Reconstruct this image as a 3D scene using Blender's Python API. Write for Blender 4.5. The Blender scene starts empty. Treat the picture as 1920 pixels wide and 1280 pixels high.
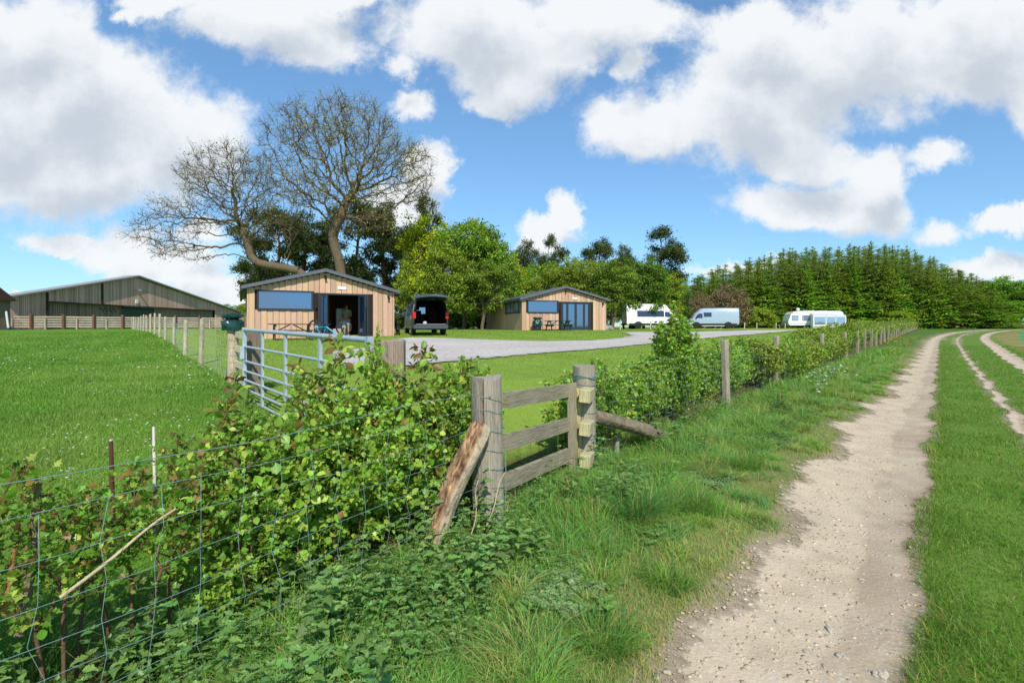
import bpy, math, random
import numpy as np
from mathutils import Vector, Matrix
from mathutils.geometry import delaunay_2d_cdt
sc = bpy.context.scene
R = math.radians
# ------------------------------------------------------------------ camera
EYE = 1.5
cam = bpy.data.objects.new('camera', bpy.data.cameras.new('camera'))
sc.collection.objects.link(cam); sc.camera = cam
cam.location = (0, 0, EYE); cam.rotation_euler = (R(90), 0, 0)
cam.data.sensor_width = 36; cam.data.lens = 18; cam.data.shift_y = -28/1920
cam.data.clip_start = 0.05; cam.data.clip_end = 20000
# ------------------------------------------------------------------ light
SUN_EL = 43.0
SX, SY = 0.19, -0.98                      # horizontal direction towards the sun
sl = bpy.data.lights.new('sun', 'SUN'); sl.energy = 4.3; sl.angle = R(0.5); sl.color = (1, .965, .9)
so = bpy.data.objects.new('sun', sl); sc.collection.objects.link(so)
sdir = Vector((SX, SY, 0)).normalized()*math.cos(R(SUN_EL)) + Vector((0, 0, math.sin(R(SUN_EL))))
so.rotation_euler = sdir.to_track_quat('Z', 'Y').to_euler(); so.location = sdir*60
sc.view_settings.view_transform = 'Standard'; sc.view_settings.look = 'None'
sc.view_settings.exposure = 0.12; sc.view_settings.gamma = 1
w = bpy.data.worlds.new('World'); sc.world = w; w.use_nodes = True
nt = w.node_tree; nt.nodes.clear()
def nn(t, kind, **kw):
    n = t.nodes.new(kind)
    for k, v in kw.items():
        if k.startswith('i_'): n.inputs[k[2:].replace('_', ' ')].default_value = v
        else: setattr(n, k, v)
    return n
def mth(t, op, a, b=None, c=None, clamp=False):
    n = t.nodes.new('ShaderNodeMath'); n.operation = op; n.use_clamp = clamp
    for i, v in enumerate((a, b, c)):
        if v is None: continue
        if isinstance(v, (int, float)): n.inputs[i].default_value = v
        else: t.links.new(v, n.inputs[i])
    return n.outputs[0]
def vth(t, op, a, b=None, out=0):
    n = t.nodes.new('ShaderNodeVectorMath'); n.operation = op
    for i, v in enumerate((a, b)):
        if v is None: continue
        if isinstance(v, (tuple, list)): n.inputs[i].default_value = v
        else: t.links.new(v, n.inputs[i])
    return n.outputs[out]
# cumulus banks: centre and radii as tangents of the bearing and of the height above the horizon
CL = [(60,60,150,110),(150,190,230,130),(320,270,150,110),(130,320,270,75),(20,230,160,150),
      (500,20,190,75),(580,85,115,62),(310,-15,90,40),(660,-30,120,50),
      (880,50,180,95),(960,140,125,70),(1130,30,170,62),(930,195,62,40),(1040,90,90,60),
      (1230,235,140,82),(1400,200,200,130),(1600,110,260,140),(1830,90,190,140),(1980,180,140,90),
      (1500,300,150,55),(1490,390,140,55),(1600,385,110,55),(1650,330,60,60),(1440,60,150,70),
      (1060,400,38,40),(1030,430,60,32),(1010,455,50,22),(1880,490,120,34),(1890,412,95,30),
      (230,455,100,45),(120,432,60,24),(330,500,120,50),(170,545,110,26),(420,545,90,40),(40,545,70,14),(800,330,45,62),(760,395,60,50)]
FAINT = [(770,200,75,50),(740,120,60,60),(1750,300,120,50),(1180,110,60,60),(60,430,90,40),(1760,420,110,45),(380,440,120,40),(1400,500,260,26),(260,20,60,30)]
def cloud_group():
    g = bpy.data.node_groups.new('cloud_density', 'ShaderNodeTree')
    g.interface.new_socket('Vec', in_out='INPUT', socket_type='NodeSocketVector')
    g.interface.new_socket('D', in_out='OUTPUT', socket_type='NodeSocketFloat')
    gi = g.nodes.new('NodeGroupInput'); go = g.nodes.new('NodeGroupOutput')
    p = gi.outputs[0]
    n1 = nn(g, 'ShaderNodeTexNoise', i_Scale=3.2, i_Detail=12.0, i_Roughness=.66); g.links.new(p, n1.inputs['Vector'])
    wv = vth(g, 'MULTIPLY', vth(g, 'SUBTRACT', n1.outputs['Color'], (.5, .5, .5)), (.24, .20, 0))
    q = vth(g, 'ADD', p, wv)
    acc = None
    for lst, k in ((CL, 1.0), (FAINT, .52)):
        for (x, y, rx, ry) in lst:
            v = vth(g, 'SUBTRACT', q, ((x-960)/960, (612-y)/960, 0))
            v = vth(g, 'MULTIPLY', v, (960/rx, 960/ry, 0))
            L = vth(g, 'LENGTH', v, out=1)
            d = mth(g, 'MULTIPLY_ADD', L, -1.0, k + .12)
            acc = d if acc is None else mth(g, 'SMOOTH_MAX', acc, d, .25)
    n2 = nn(g, 'ShaderNodeTexNoise', i_Scale=8.0, i_Detail=14.0, i_Roughness=.64); g.links.new(p, n2.inputs['Vector'])
    f = mth(g, 'MULTIPLY_ADD', n2.outputs['Fac'], 1.3, -.65)
    g.links.new(mth(g, 'ADD', acc, f), go.inputs[0])
    return g
geo = nn(nt, 'ShaderNodeTexCoord')
sep = nt.nodes.new('ShaderNodeSeparateXYZ'); nt.links.new(geo.outputs['Generated'], sep.inputs[0])
yy = mth(nt, 'MAXIMUM', sep.outputs[1], .08)
comb = nt.nodes.new('ShaderNodeCombineXYZ')
nt.links.new(mth(nt, 'DIVIDE', sep.outputs[0], yy), comb.inputs[0]); nt.links.new(mth(nt, 'DIVIDE', sep.outputs[2], yy), comb.inputs[1])
G = cloud_group()
def dens(v):
    n = nt.nodes.new('ShaderNodeGroup'); n.node_tree = G; nt.links.new(v, n.inputs[0]); return n.outputs[0]
d0 = dens(comb.outputs[0]); d1 = dens(vth(nt, 'ADD', comb.outputs[0], (-.015, .075, 0)))
gn = nn(nt, 'ShaderNodeTexNoise', i_Scale=3.0, i_Detail=8.0, i_Roughness=.6); nt.links.new(geo.outputs['Generated'], gn.inputs['Vector'])
gd = mth(nt, 'MULTIPLY_ADD', gn.outputs['Fac'], 4.0, -2.25)
front = mth(nt, 'MULTIPLY_ADD', sep.outputs[1], 8.0, -1.2, clamp=True)
def lerp(a, b, f): return mth(nt, 'ADD', mth(nt, 'MULTIPLY', a, mth(nt, 'SUBTRACT', 1.0, f)), mth(nt, 'MULTIPLY', b, f))
dd = lerp(gd, d0, front); ddu = lerp(gd, d1, front)
mr = nn(nt, 'ShaderNodeMapRange', interpolation_type='SMOOTHSTEP'); mr.inputs['From Min'].default_value = -.03; mr.inputs['From Max'].default_value = .46
nt.links.new(dd, mr.inputs['Value'])
above = mth(nt, 'MULTIPLY_ADD', sep.outputs[2], 30.0, .2, clamp=True)
mask = mth(nt, 'MULTIPLY', mth(nt, 'MULTIPLY', mr.outputs[0], .965), above)
sh = nn(nt, 'ShaderNodeMapRange', interpolation_type='SMOOTHSTEP'); sh.inputs['From Min'].default_value = .10; sh.inputs['From Max'].default_value = 1.1
nt.links.new(ddu, sh.inputs['Value'])
cc = nn(nt, 'ShaderNodeMix', data_type='RGBA'); cc.inputs[6].default_value = (.86, .88, .90, 1); cc.inputs[7].default_value = (.54, .60, .67, 1)
nt.links.new(sh.outputs[0], cc.inputs[0])
sky = nn(nt, 'ShaderNodeTexSky', sky_type='NISHITA', sun_disc=False, sun_elevation=R(SUN_EL), sun_rotation=math.atan2(SX, SY), altitude=100, air_density=1.0, dust_density=.35, ozone_density=2.2)
skm = nn(nt, 'ShaderNodeMix', data_type='RGBA', blend_type='MULTIPLY'); skm.inputs[0].default_value = 1
nt.links.new(sky.outputs[0], skm.inputs[6]); skm.inputs[7].default_value = (.084, .146, .200, 1)
mx = nn(nt, 'ShaderNodeMix', data_type='RGBA'); gmm = nn(nt, 'ShaderNodeGamma', i_Gamma=.72); nt.links.new(skm.outputs[2], gmm.inputs[0]); sk2 = vth(nt, 'SCALE', gmm.outputs[0]); sk2.node.inputs['Scale'].default_value = .80; nt.links.new(mask, mx.inputs[0]); nt.links.new(sk2, mx.inputs[6]); nt.links.new(cc.outputs[2], mx.inputs[7])
# the picture strength is 0.1: the sky and cloud radiances are carried at ten times
up = nn(nt, 'ShaderNodeMix', data_type='RGBA', blend_type='MULTIPLY'); up.inputs[0].default_value = 1; up.inputs[7].default_value = (10, 10, 10, 1)
up.clamp_result = False; nt.links.new(mx.outputs[2], up.inputs[6])
bg = nn(nt, 'ShaderNodeBackground', i_Strength=.1); nt.links.new(up.outputs[2], bg.inputs[0])
wo = nt.nodes.new('ShaderNodeOutputWorld'); nt.links.new(bg.outputs[0], wo.inputs[0])
# ------------------------------------------------------------------ helpers
def px(r, g, b):                                  # sRGB byte colour to linear
    f = lambda v: (v/255/12.92) if v/255 <= .04045 else ((v/255+.055)/1.055)**2.4
    return (f(r), f(g), f(b))
def amat(name, rough=.8, nscale=6, stretch=(1, 1, 1), namp=.25, bump=.2, bscale=30, metal=0, spec=.4, trans=0.0, rnd=0.0, fixed=None, world=False, coat=0, detail=6, cracks=0):
    m = bpy.data.materials.new(name); m.use_nodes = True; t = m.node_tree; t.nodes.clear()
    out = t.nodes.new('ShaderNodeOutputMaterial'); b = t.nodes.new('ShaderNodeBsdfPrincipled')
    b.inputs['Roughness'].default_value = rough; b.inputs['Metallic'].default_value = metal
    b.inputs['Specular IOR Level'].default_value = spec; b.inputs['Coat Weight'].default_value = coat
    if fixed: cs = nn(t, 'ShaderNodeRGB'); cs.outputs[0].default_value = (*fixed, 1); col = cs.outputs[0]
    else: at = nn(t, 'ShaderNodeAttribute', attribute_name='col'); col = at.outputs['Color']
    tc = t.nodes.new('ShaderNodeTexCoord') if not world else t.nodes.new('ShaderNodeNewGeometry')
    mp = nn(t, 'ShaderNodeMapping'); mp.inputs['Scale'].default_value = stretch
    t.links.new(tc.outputs['Object' if not world else 'Position'], mp.inputs[0])
    if namp > 0:
        n = nn(t, 'ShaderNodeTexNoise', i_Scale=nscale, i_Detail=detail, i_Roughness=.6); t.links.new(mp.outputs[0], n.inputs['Vector'])
        k = mth(t, 'MULTIPLY_ADD', n.outputs['Fac'], 3.2*namp, 1-1.6*namp)
        if rnd:
            oi = t.nodes.new('ShaderNodeObjectInfo')
            k = mth(t, 'MULTIPLY', k, mth(t, 'MULTIPLY_ADD', oi.outputs['Random'], 2*rnd, 1-rnd))
        col2 = vth(t, 'SCALE', col); t.links.new(k, col2.node.inputs['Scale']); col = col2
    if cracks:
        cm = nn(t, 'ShaderNodeMapping'); cm.inputs['Scale'].default_value = tuple(q*(2.2 if q > 1 else .55) for q in stretch); t.links.new(tc.outputs['Object'], cm.inputs[0])
        cn = nn(t, 'ShaderNodeTexNoise', i_Scale=6.0, i_Detail=3.0, i_Distortion=.4); t.links.new(cm.outputs[0], cn.inputs['Vector'])
        k = mth(t, 'MULTIPLY_ADD', mth(t, 'ABSOLUTE', mth(t, 'SUBTRACT', cn.outputs['Fac'], .5)), 16.0, .32, clamp=True)
        gn_ = nn(t, 'ShaderNodeTexNoise', i_Scale=1.7, i_Detail=4.0); t.links.new(tc.outputs['Object'], gn_.inputs['Vector'])
        k = mth(t, 'ADD', mth(t, 'MULTIPLY', k, cracks), 1-cracks); k = mth(t, 'MULTIPLY', k, mth(t, 'MULTIPLY_ADD', gn_.outputs['Fac'], .9, .6))
        c3 = vth(t, 'SCALE', col); t.links.new(k, c3.node.inputs['Scale']); col = c3
    t.links.new(col, b.inputs['Base Color'])
    if bump > 0:
        n = nn(t, 'ShaderNodeTexNoise', i_Scale=bscale, i_Detail=5.0); t.links.new(mp.outputs[0], n.inputs['Vector'])
        bp = nn(t, 'ShaderNodeBump', i_Strength=bump, i_Distance=.02); t.links.new(n.outputs['Fac'], bp.inputs['Height']); t.links.new(bp.outputs[0], b.inputs['Normal'])
    if trans > 0:
        tr = t.nodes.new('ShaderNodeBsdfTranslucent')
        tcol = vth(t, 'MULTIPLY', col, (1.25, 1.3, .55)); t.links.new(tcol, tr.inputs[0])
        ms = t.nodes.new('ShaderNodeMixShader'); ms.inputs[0].default_value = trans
        t.links.new(b.outputs[0], ms.inputs[1]); t.links.new(tr.outputs[0], ms.inputs[2]); t.links.new(ms.outputs[0], out.inputs[0])
    else: t.links.new(b.outputs[0], out.inputs[0])
    return m
M = dict(
    wood=amat('weathered_wood', .85, 9, (9, 9, .8), .38, .55, 22, spec=.2, cracks=.75),
    woodx=amat('weathered_wood_rail', .85, 9, (.8, .8, 9), .38, .5, 22, spec=.2, cracks=.75),
    board=amat('larch_board', .75, 7, (7, 7, .6), .20, .25, 18, spec=.25),
    grey=amat('roof_sheet', .55, 3, (1, 1, 1), .10, .1, 20),
    plain=amat('painted', .45, 4, (1, 1, 1), .08, .0),
    rub=amat('rubber_dark', .75, 10, (1, 1, 1), .15, .1, 40),
    paint=amat('car_paint', .25, 2, (1, 1, 1), .05, .0, spec=.5, coat=.5),
    galv=amat('galvanised_steel', .42, 14, (1, 1, 1), .16, .1, 60, metal=.35, spec=.5),
    wire=amat('plastic_coated_wire', .4, 20, (1, 1, 1), .1, 0, spec=.5),
    bag=amat('bin_liner', .22, 8, (1, 1, 1), .15, .6, 14, spec=.6),
    leaf=amat('leaf', .42, 5, (1, 1, 1), .14, 0, spec=.35, trans=.34, rnd=.07),
    tleaf=amat('tree_foliage', .62, .30, (1, 1, 1), .30, 0, spec=.2, trans=.30, rnd=.10, detail=3),
    grass=amat('grass_blades', .5, .9, (1, 1, 1), .20, 0, spec=.25, trans=.30, world=True),
    bark=amat('bark', .9, 4, (3, 3, .8), .35, .5, 12, spec=.15),
    stone=amat('stone', .85, 9, (1, 1, 1), .22, .4, 25, spec=.25),
    cloth=amat('cloth', .9, 6, (1, 1, 1), .1, .1, 30, spec=.2),
    skin=amat('skin', .6, 6, (1, 1, 1), .06, 0))
def glassmat(name, tint, refl, rough=.03):
    m = bpy.data.materials.new(name); m.use_nodes = True; t = m.node_tree; t.nodes.clear()
    out = t.nodes.new('ShaderNodeOutputMaterial'); d = nn(t, 'ShaderNodeBsdfPrincipled', i_Roughness=.3); d.inputs['Base Color'].default_value = (*tint, 1)
    g = nn(t, 'ShaderNodeBsdfGlossy', i_Roughness=rough); g.inputs[0].default_value = (.42, .64, 1, 1)  # blue tint puts the colour of a deep blue sky into the reflection
    n = nn(t, 'ShaderNodeTexNoise', i_Scale=.8, i_Detail=2.0); tc = t.nodes.new('ShaderNodeTexCoord'); t.links.new(tc.outputs['Object'], n.inputs['Vector'])
    bp = nn(t, 'ShaderNodeBump', i_Strength=.08, i_Distance=.05); t.links.new(n.outputs[0], bp.inputs['Height']); t.links.new(bp.outputs[0], g.inputs['Normal'])
    ms = t.nodes.new('ShaderNodeMixShader'); ms.inputs[0].default_value = refl
    t.links.new(d.outputs[0], ms.inputs[1]); t.links.new(g.outputs[0], ms.inputs[2]); t.links.new(ms.outputs[0], out.inputs[0]); return m
M['glass'] = glassmat('window_glass', (.012, .03, .065), .34)  # dark blue base painted towards the reflected sky
M['darkglass'] = glassmat('dark_glass', (.006, .007, .008), .10)
M['paleglass'] = glassmat('pale_glass', (.22, .27, .32), .45)
def tag(o, label=None, cat=None, group=None, kind=None):
    for k, v in (('label', label), ('category', cat), ('group', group), ('kind', kind)):
        if v: o[k] = v
    return o
def empty(name, loc, rz=0, label=None, cat=None, group=None, rot=None):
    o = bpy.data.objects.new(name, None); sc.collection.objects.link(o); o.location = loc
    o.rotation_euler = rot if rot else (0, 0, rz); o.empty_display_size = .1
    return tag(o, label, cat, group)
def npmesh(name, V, Fs, mat, parent=None, col=None, smooth=False, dataonly=False):
    V = np.ascontiguousarray(V, dtype=np.float32); me = bpy.data.meshes.new(name)
    me.vertices.add(len(V)); me.vertices.foreach_set('co', V.ravel())
    Fs = [np.asarray(f, dtype=np.int32) for f in Fs if len(f)]
    tot = np.concatenate([np.full(len(f), f.shape[1], dtype=np.int32) for f in Fs])
    idx = np.concatenate([f.ravel() for f in Fs]); st = np.concatenate([[0], np.cumsum(tot)[:-1]]).astype(np.int32)
    me.loops.add(len(idx)); me.loops.foreach_set('vertex_index', idx)
    me.polygons.add(len(tot)); me.polygons.foreach_set('loop_start', st); me.polygons.foreach_set('loop_total', tot)
    if smooth: me.polygons.foreach_set('use_smooth', np.ones(len(tot), dtype=bool))
    me.update(calc_edges=True); me.validate()
    if col is not None:
        col = np.asarray(col, dtype=np.float32)
        if col.ndim == 1: col = np.tile(col, (len(V), 1))
        a = me.color_attributes.new('col', 'FLOAT_COLOR', 'POINT')
        a.data.foreach_set('color', np.hstack([col[:, :3], np.ones((len(col), 1), np.float32)]).astype(np.float32).ravel())
    me.materials.append(mat)
    if dataonly: return me
    return link(name, me, parent)
def link(name, me, parent=None):
    o = bpy.data.objects.new(name, me); sc.collection.objects.link(o); o.parent = parent; return o
class MB:
    def __init__(s, col=(.5, .5, .5)): s.v = []; s.f = []; s.c = []; s.col = col; s.sm = False
    def add(s, vs, fs, col=None):
        n = len(s.v); s.v += [tuple(v) for v in vs]; s.c += [tuple(col or s.col)]*len(vs); s.f += [tuple(i+n for i in f) for f in fs]; return s
    def box(s, x0, x1, y0, y1, z0, z1, col=None, bev=0):
        if bev > 0 and min(x1-x0, y1-y0, z1-z0) > 2.2*bev:
            vs = []
            for X, Y, Z in ((x0, y0, z0), (x1, y0, z0), (x1, y1, z0), (x0, y1, z0), (x0, y0, z1), (x1, y0, z1), (x1, y1, z1), (x0, y1, z1)):
                ix = bev if X == x0 else -bev; iy = bev if Y == y0 else -bev; iz = bev if Z == z0 else -bev
                vs += [(X+ix, Y+iy, Z), (X+ix, Y, Z+iz), (X, Y+iy, Z+iz)]
            q = lambda c, k: c*3+k
            fs = [(q(0,0),q(3,0),q(2,0),q(1,0)), (q(4,0),q(5,0),q(6,0),q(7,0)), (q(0,1),q(1,1),q(5,1),q(4,1)), (q(3,1),q(7,1),q(6,1),q(2,1)),
                  (q(0,2),q(4,2),q(7,2),q(3,2)), (q(1,2),q(2,2),q(6,2),q(5,2))]
            for a, b, k1, k2 in ((0,1,0,1),(3,2,0,1),(4,5,0,1),(7,6,0,1),(0,3,0,2),(1,2,0,2),(4,7,0,2),(5,6,0,2),(0,4,1,2),(1,5,1,2),(2,6,1,2),(3,7,1,2)):
                fs.append((q(a,k1),q(b,k1),q(b,k2),q(a,k2)))
            for c_ in range(8): fs.append((q(c_,0),q(c_,1),q(c_,2)))
            return s.add(vs, fs, col)
        vs = [(x0,y0,z0),(x1,y0,z0),(x1,y1,z0),(x0,y1,z0),(x0,y0,z1),(x1,y0,z1),(x1,y1,z1),(x0,y1,z1)]
        return s.add(vs, [(0,3,2,1),(4,5,6,7),(0,1,5,4),(1,2,6,5),(2,3,7,6),(3,0,4,7)], col)
    def beam(s, a, b, w, h, col=None, upv=(0, 0, 1)):        # rectangular bar from a to b
        a = Vector(a); b = Vector(b); d = (b-a).normalized(); u = Vector(upv)
        sd = d.cross(u)
        if sd.length < 1e-4: sd = d.cross(Vector((0, 1, 0)))
        sd.normalize(); u = sd.cross(d)
        vs = [p + sd*(i*w/2) + u*(j*h/2) for p in (a, b) for i, j in ((-1,-1),(1,-1),(1,1),(-1,1))]
        return s.add(vs, [(0,1,2,3),(7,6,5,4),(0,4,5,1),(1,5,6,2),(2,6,7,3),(3,7,4,0)], col)
    def tube(s, pts, r, n=8, col=None, cap=True, closed=False):
        pts = [Vector(p) for p in pts]; k = len(pts); rs = r if isinstance(r, (list, tuple)) else [r]*k
        vs = []; ref = None
        for i, p in enumerate(pts):
            if closed: d = (pts[(i+1) % k]-pts[i-1]).normalized()
            else: d = (pts[min(i+1, k-1)]-pts[max(i-1, 0)]).normalized()
            if ref is None: ref = Vector((0, 0, 1)) if abs(d.z) < .9 else Vector((1, 0, 0))
            sd = (ref - d*ref.dot(d)).normalized(); up_ = d.cross(sd); ref = sd
            for j in range(n):
                a = 2*math.pi*j/n; vs.append(p + (sd*math.cos(a)+up_*math.sin(a))*rs[i])
        fs = [(i*n+j, i*n+(j+1) % n, ((i+1) % k)*n+(j+1) % n, ((i+1) % k)*n+j) for i in range(k if closed else k-1) for j in range(n)]
        if cap and not closed: fs += [tuple(range(n))[::-1], tuple((k-1)*n+j for j in range(n))]
        return s.add(vs, fs, col)
    def prism(s, poly, ax, a0, a1, col=None):                # polygon in the plane across axis ax
        def P(u, v, t): return {'x': (t, u, v), 'y': (u, t, v), 'z': (u, v, t)}[ax]
        n = len(poly); vs = [P(u, v, a0) for u, v in poly]+[P(u, v, a1) for u, v in poly]
        return s.add(vs, [tuple(range(n))[::-1], tuple(range(n, 2*n))]+[(i, (i+1) % n, n+(i+1) % n, n+i) for i in range(n)], col)
    def loft(s, secs, cap0=True, cap1=True, col=None):
        n = len(secs[0]); vs = [p for q in secs for p in q]
        fs = [(i*n+j, i*n+(j+1) % n, (i+1)*n+(j+1) % n, (i+1)*n+j) for i in range(len(secs)-1) for j in range(n)]
        if cap0: fs.append(tuple(range(n))[::-1])
        if cap1: fs.append(tuple((len(secs)-1)*n+j for j in range(n)))
        return s.add(vs, fs, col)
    def build(s, name, mat, parent=None, smooth=False, dataonly=False):
        me = bpy.data.meshes.new(name); me.from_pydata(s.v, [], s.f); me.update()
        a = me.color_attributes.new('col', 'FLOAT_COLOR', 'POINT')
        a.data.foreach_set('color', np.array([(*c, 1) for c in s.c], dtype=np.float32).ravel())
        if smooth:
            me.polygons.foreach_set('use_smooth', [True]*len(me.polygons))
            try: me.set_sharp_from_angle(angle=R(38))
            except Exception: pass
        me.materials.append(mat)
        return me if dataonly else link(name, me, parent)
def copy_tree(o, parent=None):
    c = o.copy(); sc.collection.objects.link(c); c.parent = parent
    for ch in [x for x in o.children]: copy_tree(ch, c)
    return c
# ------------------------------------------------------------------ terrain
FY = np.array([-40, .1, 3.71, 5.27, 9.35, 12.6, 18.2, 23.6, 400.]); FX = np.array([-28.5, -2.5, -.166, .74, 3.92, 6.5, 11., 15.4, 331.6])
def sm(t): t = np.clip(t, 0, 1); return t*t*(3-2*t)
def fdist(X, Y): return (np.interp(Y, FY, FX)-X)*.766          # metres left of the lane fence
def sco(X, Y): return .766*X-.643*Y                             # metres right of the line through the camera along the lane
def vco(X, Y): return .643*X+.766*Y
HC = (np.array([-50, 0, 4, 7.4, 9, 13, 16, 20, 25, 30, 38, 60, 100, 250, 4000.]), np.array([.1, .15, .3, .46, .52, .575, .63, .76, .93, 1.08, 1.2, 1.24, 1.22, 1.15, .9]))
HL = (np.array([-50, 25, 40, 60, 90, 130, 4000.]), np.array([0, 0, .28, .66, 1.08, 1.22, .9]))
def wob(X, Y, f=1.0, ph=0.0):
    return (np.sin(X*f*1.3+Y*f*.7+ph)+np.sin(-X*f*.8+Y*f*1.7+1.3+ph)+np.sin(X*f*2.9+Y*f*2.3+4.1-ph)*.5+np.sin(X*f*4.3-Y*f*3.7+2.2)*.35)/2.85
def H(X, Y):
    X = np.asarray(X, float); Y = np.asarray(Y, float); d = fdist(X, Y)
    t = sm((d-.1)/2.2)
    h = np.interp(Y, *HL)*(1-t)+np.interp(Y, *HC)*t
    s = sco(X, Y); v = vco(X, Y)
    off = np.where(v > 50, (np.maximum(v-50, 0)**2)*.0016, 0)
    near = np.exp(-(v/60)**2)
    h = h - .035*np.exp(-((s-off+.52)/.42)**2)*near + .04*np.exp(-((s-off+1.45)/.3)**2)*near + wob(X, Y, .8)*.018*np.clip(np.abs(s+.52)/.8, 0, 1)
    h = h + .25*sm((s-5.2)/2.5)*sm((60-v)/40)
    return h
def Hs(x, y): return float(H(np.array([x]), np.array([y]))[0])
def GP(pxx, pyy):                                               # first point of the ground under a line of sight
    a = (pxx-960)/960; b = (612-pyy)/960
    Ys = np.concatenate([np.arange(1.2, 20, .02), np.arange(20, 160, .1)])
    hh = H(a*Ys, Ys); z = EYE+b*Ys; i = np.argmax(z < hh)
    return (a*Ys[i], Ys[i])
def atD(pxx, D): return ((pxx-960)/960*D, D)
def offs(X, Y):
    v = vco(X, Y); return sco(X, Y)-np.where(v > 50, (np.maximum(v-50, 0)**2)*.0016, 0)
def edge_noise(v, k): return .09*np.sin(v*1.9+k)+.05*np.sin(v*4.7+2*k)+.02*np.sin(v*11.3+k*3)+.008*np.sin(v*27+k)
def tracks(v):   # (left,right) edges of the three wheel tracks
    w3 = np.interp(v, [0, 15, 50], [1.75, 1.9, 2.35])
    return [(-.98+.34*np.clip((3.8-v)/2.6, 0, 1)-.02*v*(v < 12)+edge_noise(v, 0.)*1.5, -.10+edge_noise(v, 1.7)*.55), (.80+edge_noise(v, 3.)*.5, 1.02+edge_noise(v, 4.2)*.6), (w3+edge_noise(v, 5.)*.7, w3+.75+edge_noise(v, 6.1)*.9)]
DRIVE_PX = [(609, 661), (650, 656), (690, 652), (735, 637), (766, 633.5), (830, 634), (895, 636.5), (960, 639), (1026, 640.5), (1090, 639.5), (1135, 637), (1165, 634), (1183, 629.5), (1172, 625.5), (1156, 623.5),
            (1200, 622.6), (1290, 623.2), (1340, 621.5), (1430, 619.4), (1500, 618.4), (1512, 619.3), (1490, 620.6), (1440, 625.5), (1370, 631), (1315, 636), (1227, 645), (1140, 654), (1026, 663), (910, 673), (830, 681), (767, 688.5), (700, 693), (650, 690), (620, 676)]
DRIVE = np.array([GP(*p) for p in DRIVE_PX])
def inpoly(X, Y, P):
    X = np.asarray(X); Y = np.asarray(Y); r = np.zeros(X.shape, bool); n = len(P)
    for i in range(n):
        x0, y0 = P[i]; x1, y1 = P[(i+1) % n]
        c = ((y0 > Y) != (y1 > Y)) & (X < (x1-x0)*(Y-y0)/((y1-y0) if y1 != y0 else 1e-9)+x0); r ^= c
    return r
# field fence on the left: from the bagged post towards the barn
FF = [(-4.8, 8.8), (-7.83, 12.9), (-9.77, 15.3), (-13.5, 20.5), (-16.2, 24.0), (-20.7, 29.7), (-31.5, 43.5), (-38, 52)]
def isfield(X, Y):
    fx = np.interp(Y, [-40, 7.6, 8.8]+[p[1] for p in FF[1:]], [5.0, -3.9, -4.8]+[p[0] for p in FF[1:]])
    gateline = np.interp(Y, [-40, 4.2, 7.4], [3, -1.17, -3.87])
    return X < np.where(Y < 8.8, np.minimum(gateline, 99), fx)
rng = np.random.default_rng(7)
# ground sheet: rings about the viewpoint, fine near by and coarse far away
nr, na = 300, 720
rr = np.concatenate([[0.02], np.geomspace(.35, 4200, nr-1)]); aa = np.linspace(0, 2*np.pi, na, endpoint=False)
RR, AA = np.meshgrid(rr, aa, indexing='ij'); GX = RR*np.sin(AA); GY = RR*np.cos(AA)
GZ = H(GX, GY); V = np.stack([GX, GY, GZ], -1).reshape(-1, 3)
i, j = np.meshgrid(np.arange(nr-1), np.arange(na), indexing='ij'); j2 = (j+1) % na
Fq = np.stack([i*na+j, (i+1)*na+j, (i+1)*na+j2, i*na+j2], -1).reshape(-1, 4)[:, ::-1]
X, Y = V[:, 0], V[:, 1]; d = fdist(X, Y); s = offs(X, Y); v = vco(X, Y)
col = np.zeros((len(V), 3)); VERGE = px(82, 110, 44); FIELD = px(92, 132, 38); LAWN = px(128, 150, 58); STRIP = px(98, 124, 46); SOIL = px(88, 66, 46); CROP = px(70, 140, 88); EDGE = px(160, 130, 92); DIRT = px(158, 140, 118)
col[:] = VERGE
def setc(mask, c, k=1.0):
    k = np.clip(k, 0, 1)*mask; col[:] = col*(1-k)[:, None]+np.array(c)[None]*k[:, None]
setc(s > -.95, STRIP); setc(d > .6, LAWN, (d-.6)/.3); setc((d > .55) & isfield(X, Y), FIELD)
setc((d > -.25) & (d < .75), SOIL, 1-np.abs(d-.25)/.5*.6); setc((d <= 0) & (s > -1.5) & (s < -.8), px(136, 128, 84), .5+.3*wob(X, Y, 5))
setc((s > 3.5) & (s < 5.0) & (v > 8), EDGE, .5+.6*wob(X, Y, 1.2)); setc((s >= 5.0), CROP)
setc(((s > -1.05) & (s < -.08)) | (np.abs(s-.92) < .14), DIRT, .9)
gm = amat('grassland', .9, 1.3, (1, 1, 1), .20, .6, 25, spec=.1, world=True, detail=10)
ground = npmesh('ground', V, [Fq], gm, None, col, smooth=True); tag(ground, 'rolling grassland carrying the field, the lawns and the lane', 'ground', kind='structure')
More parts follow.
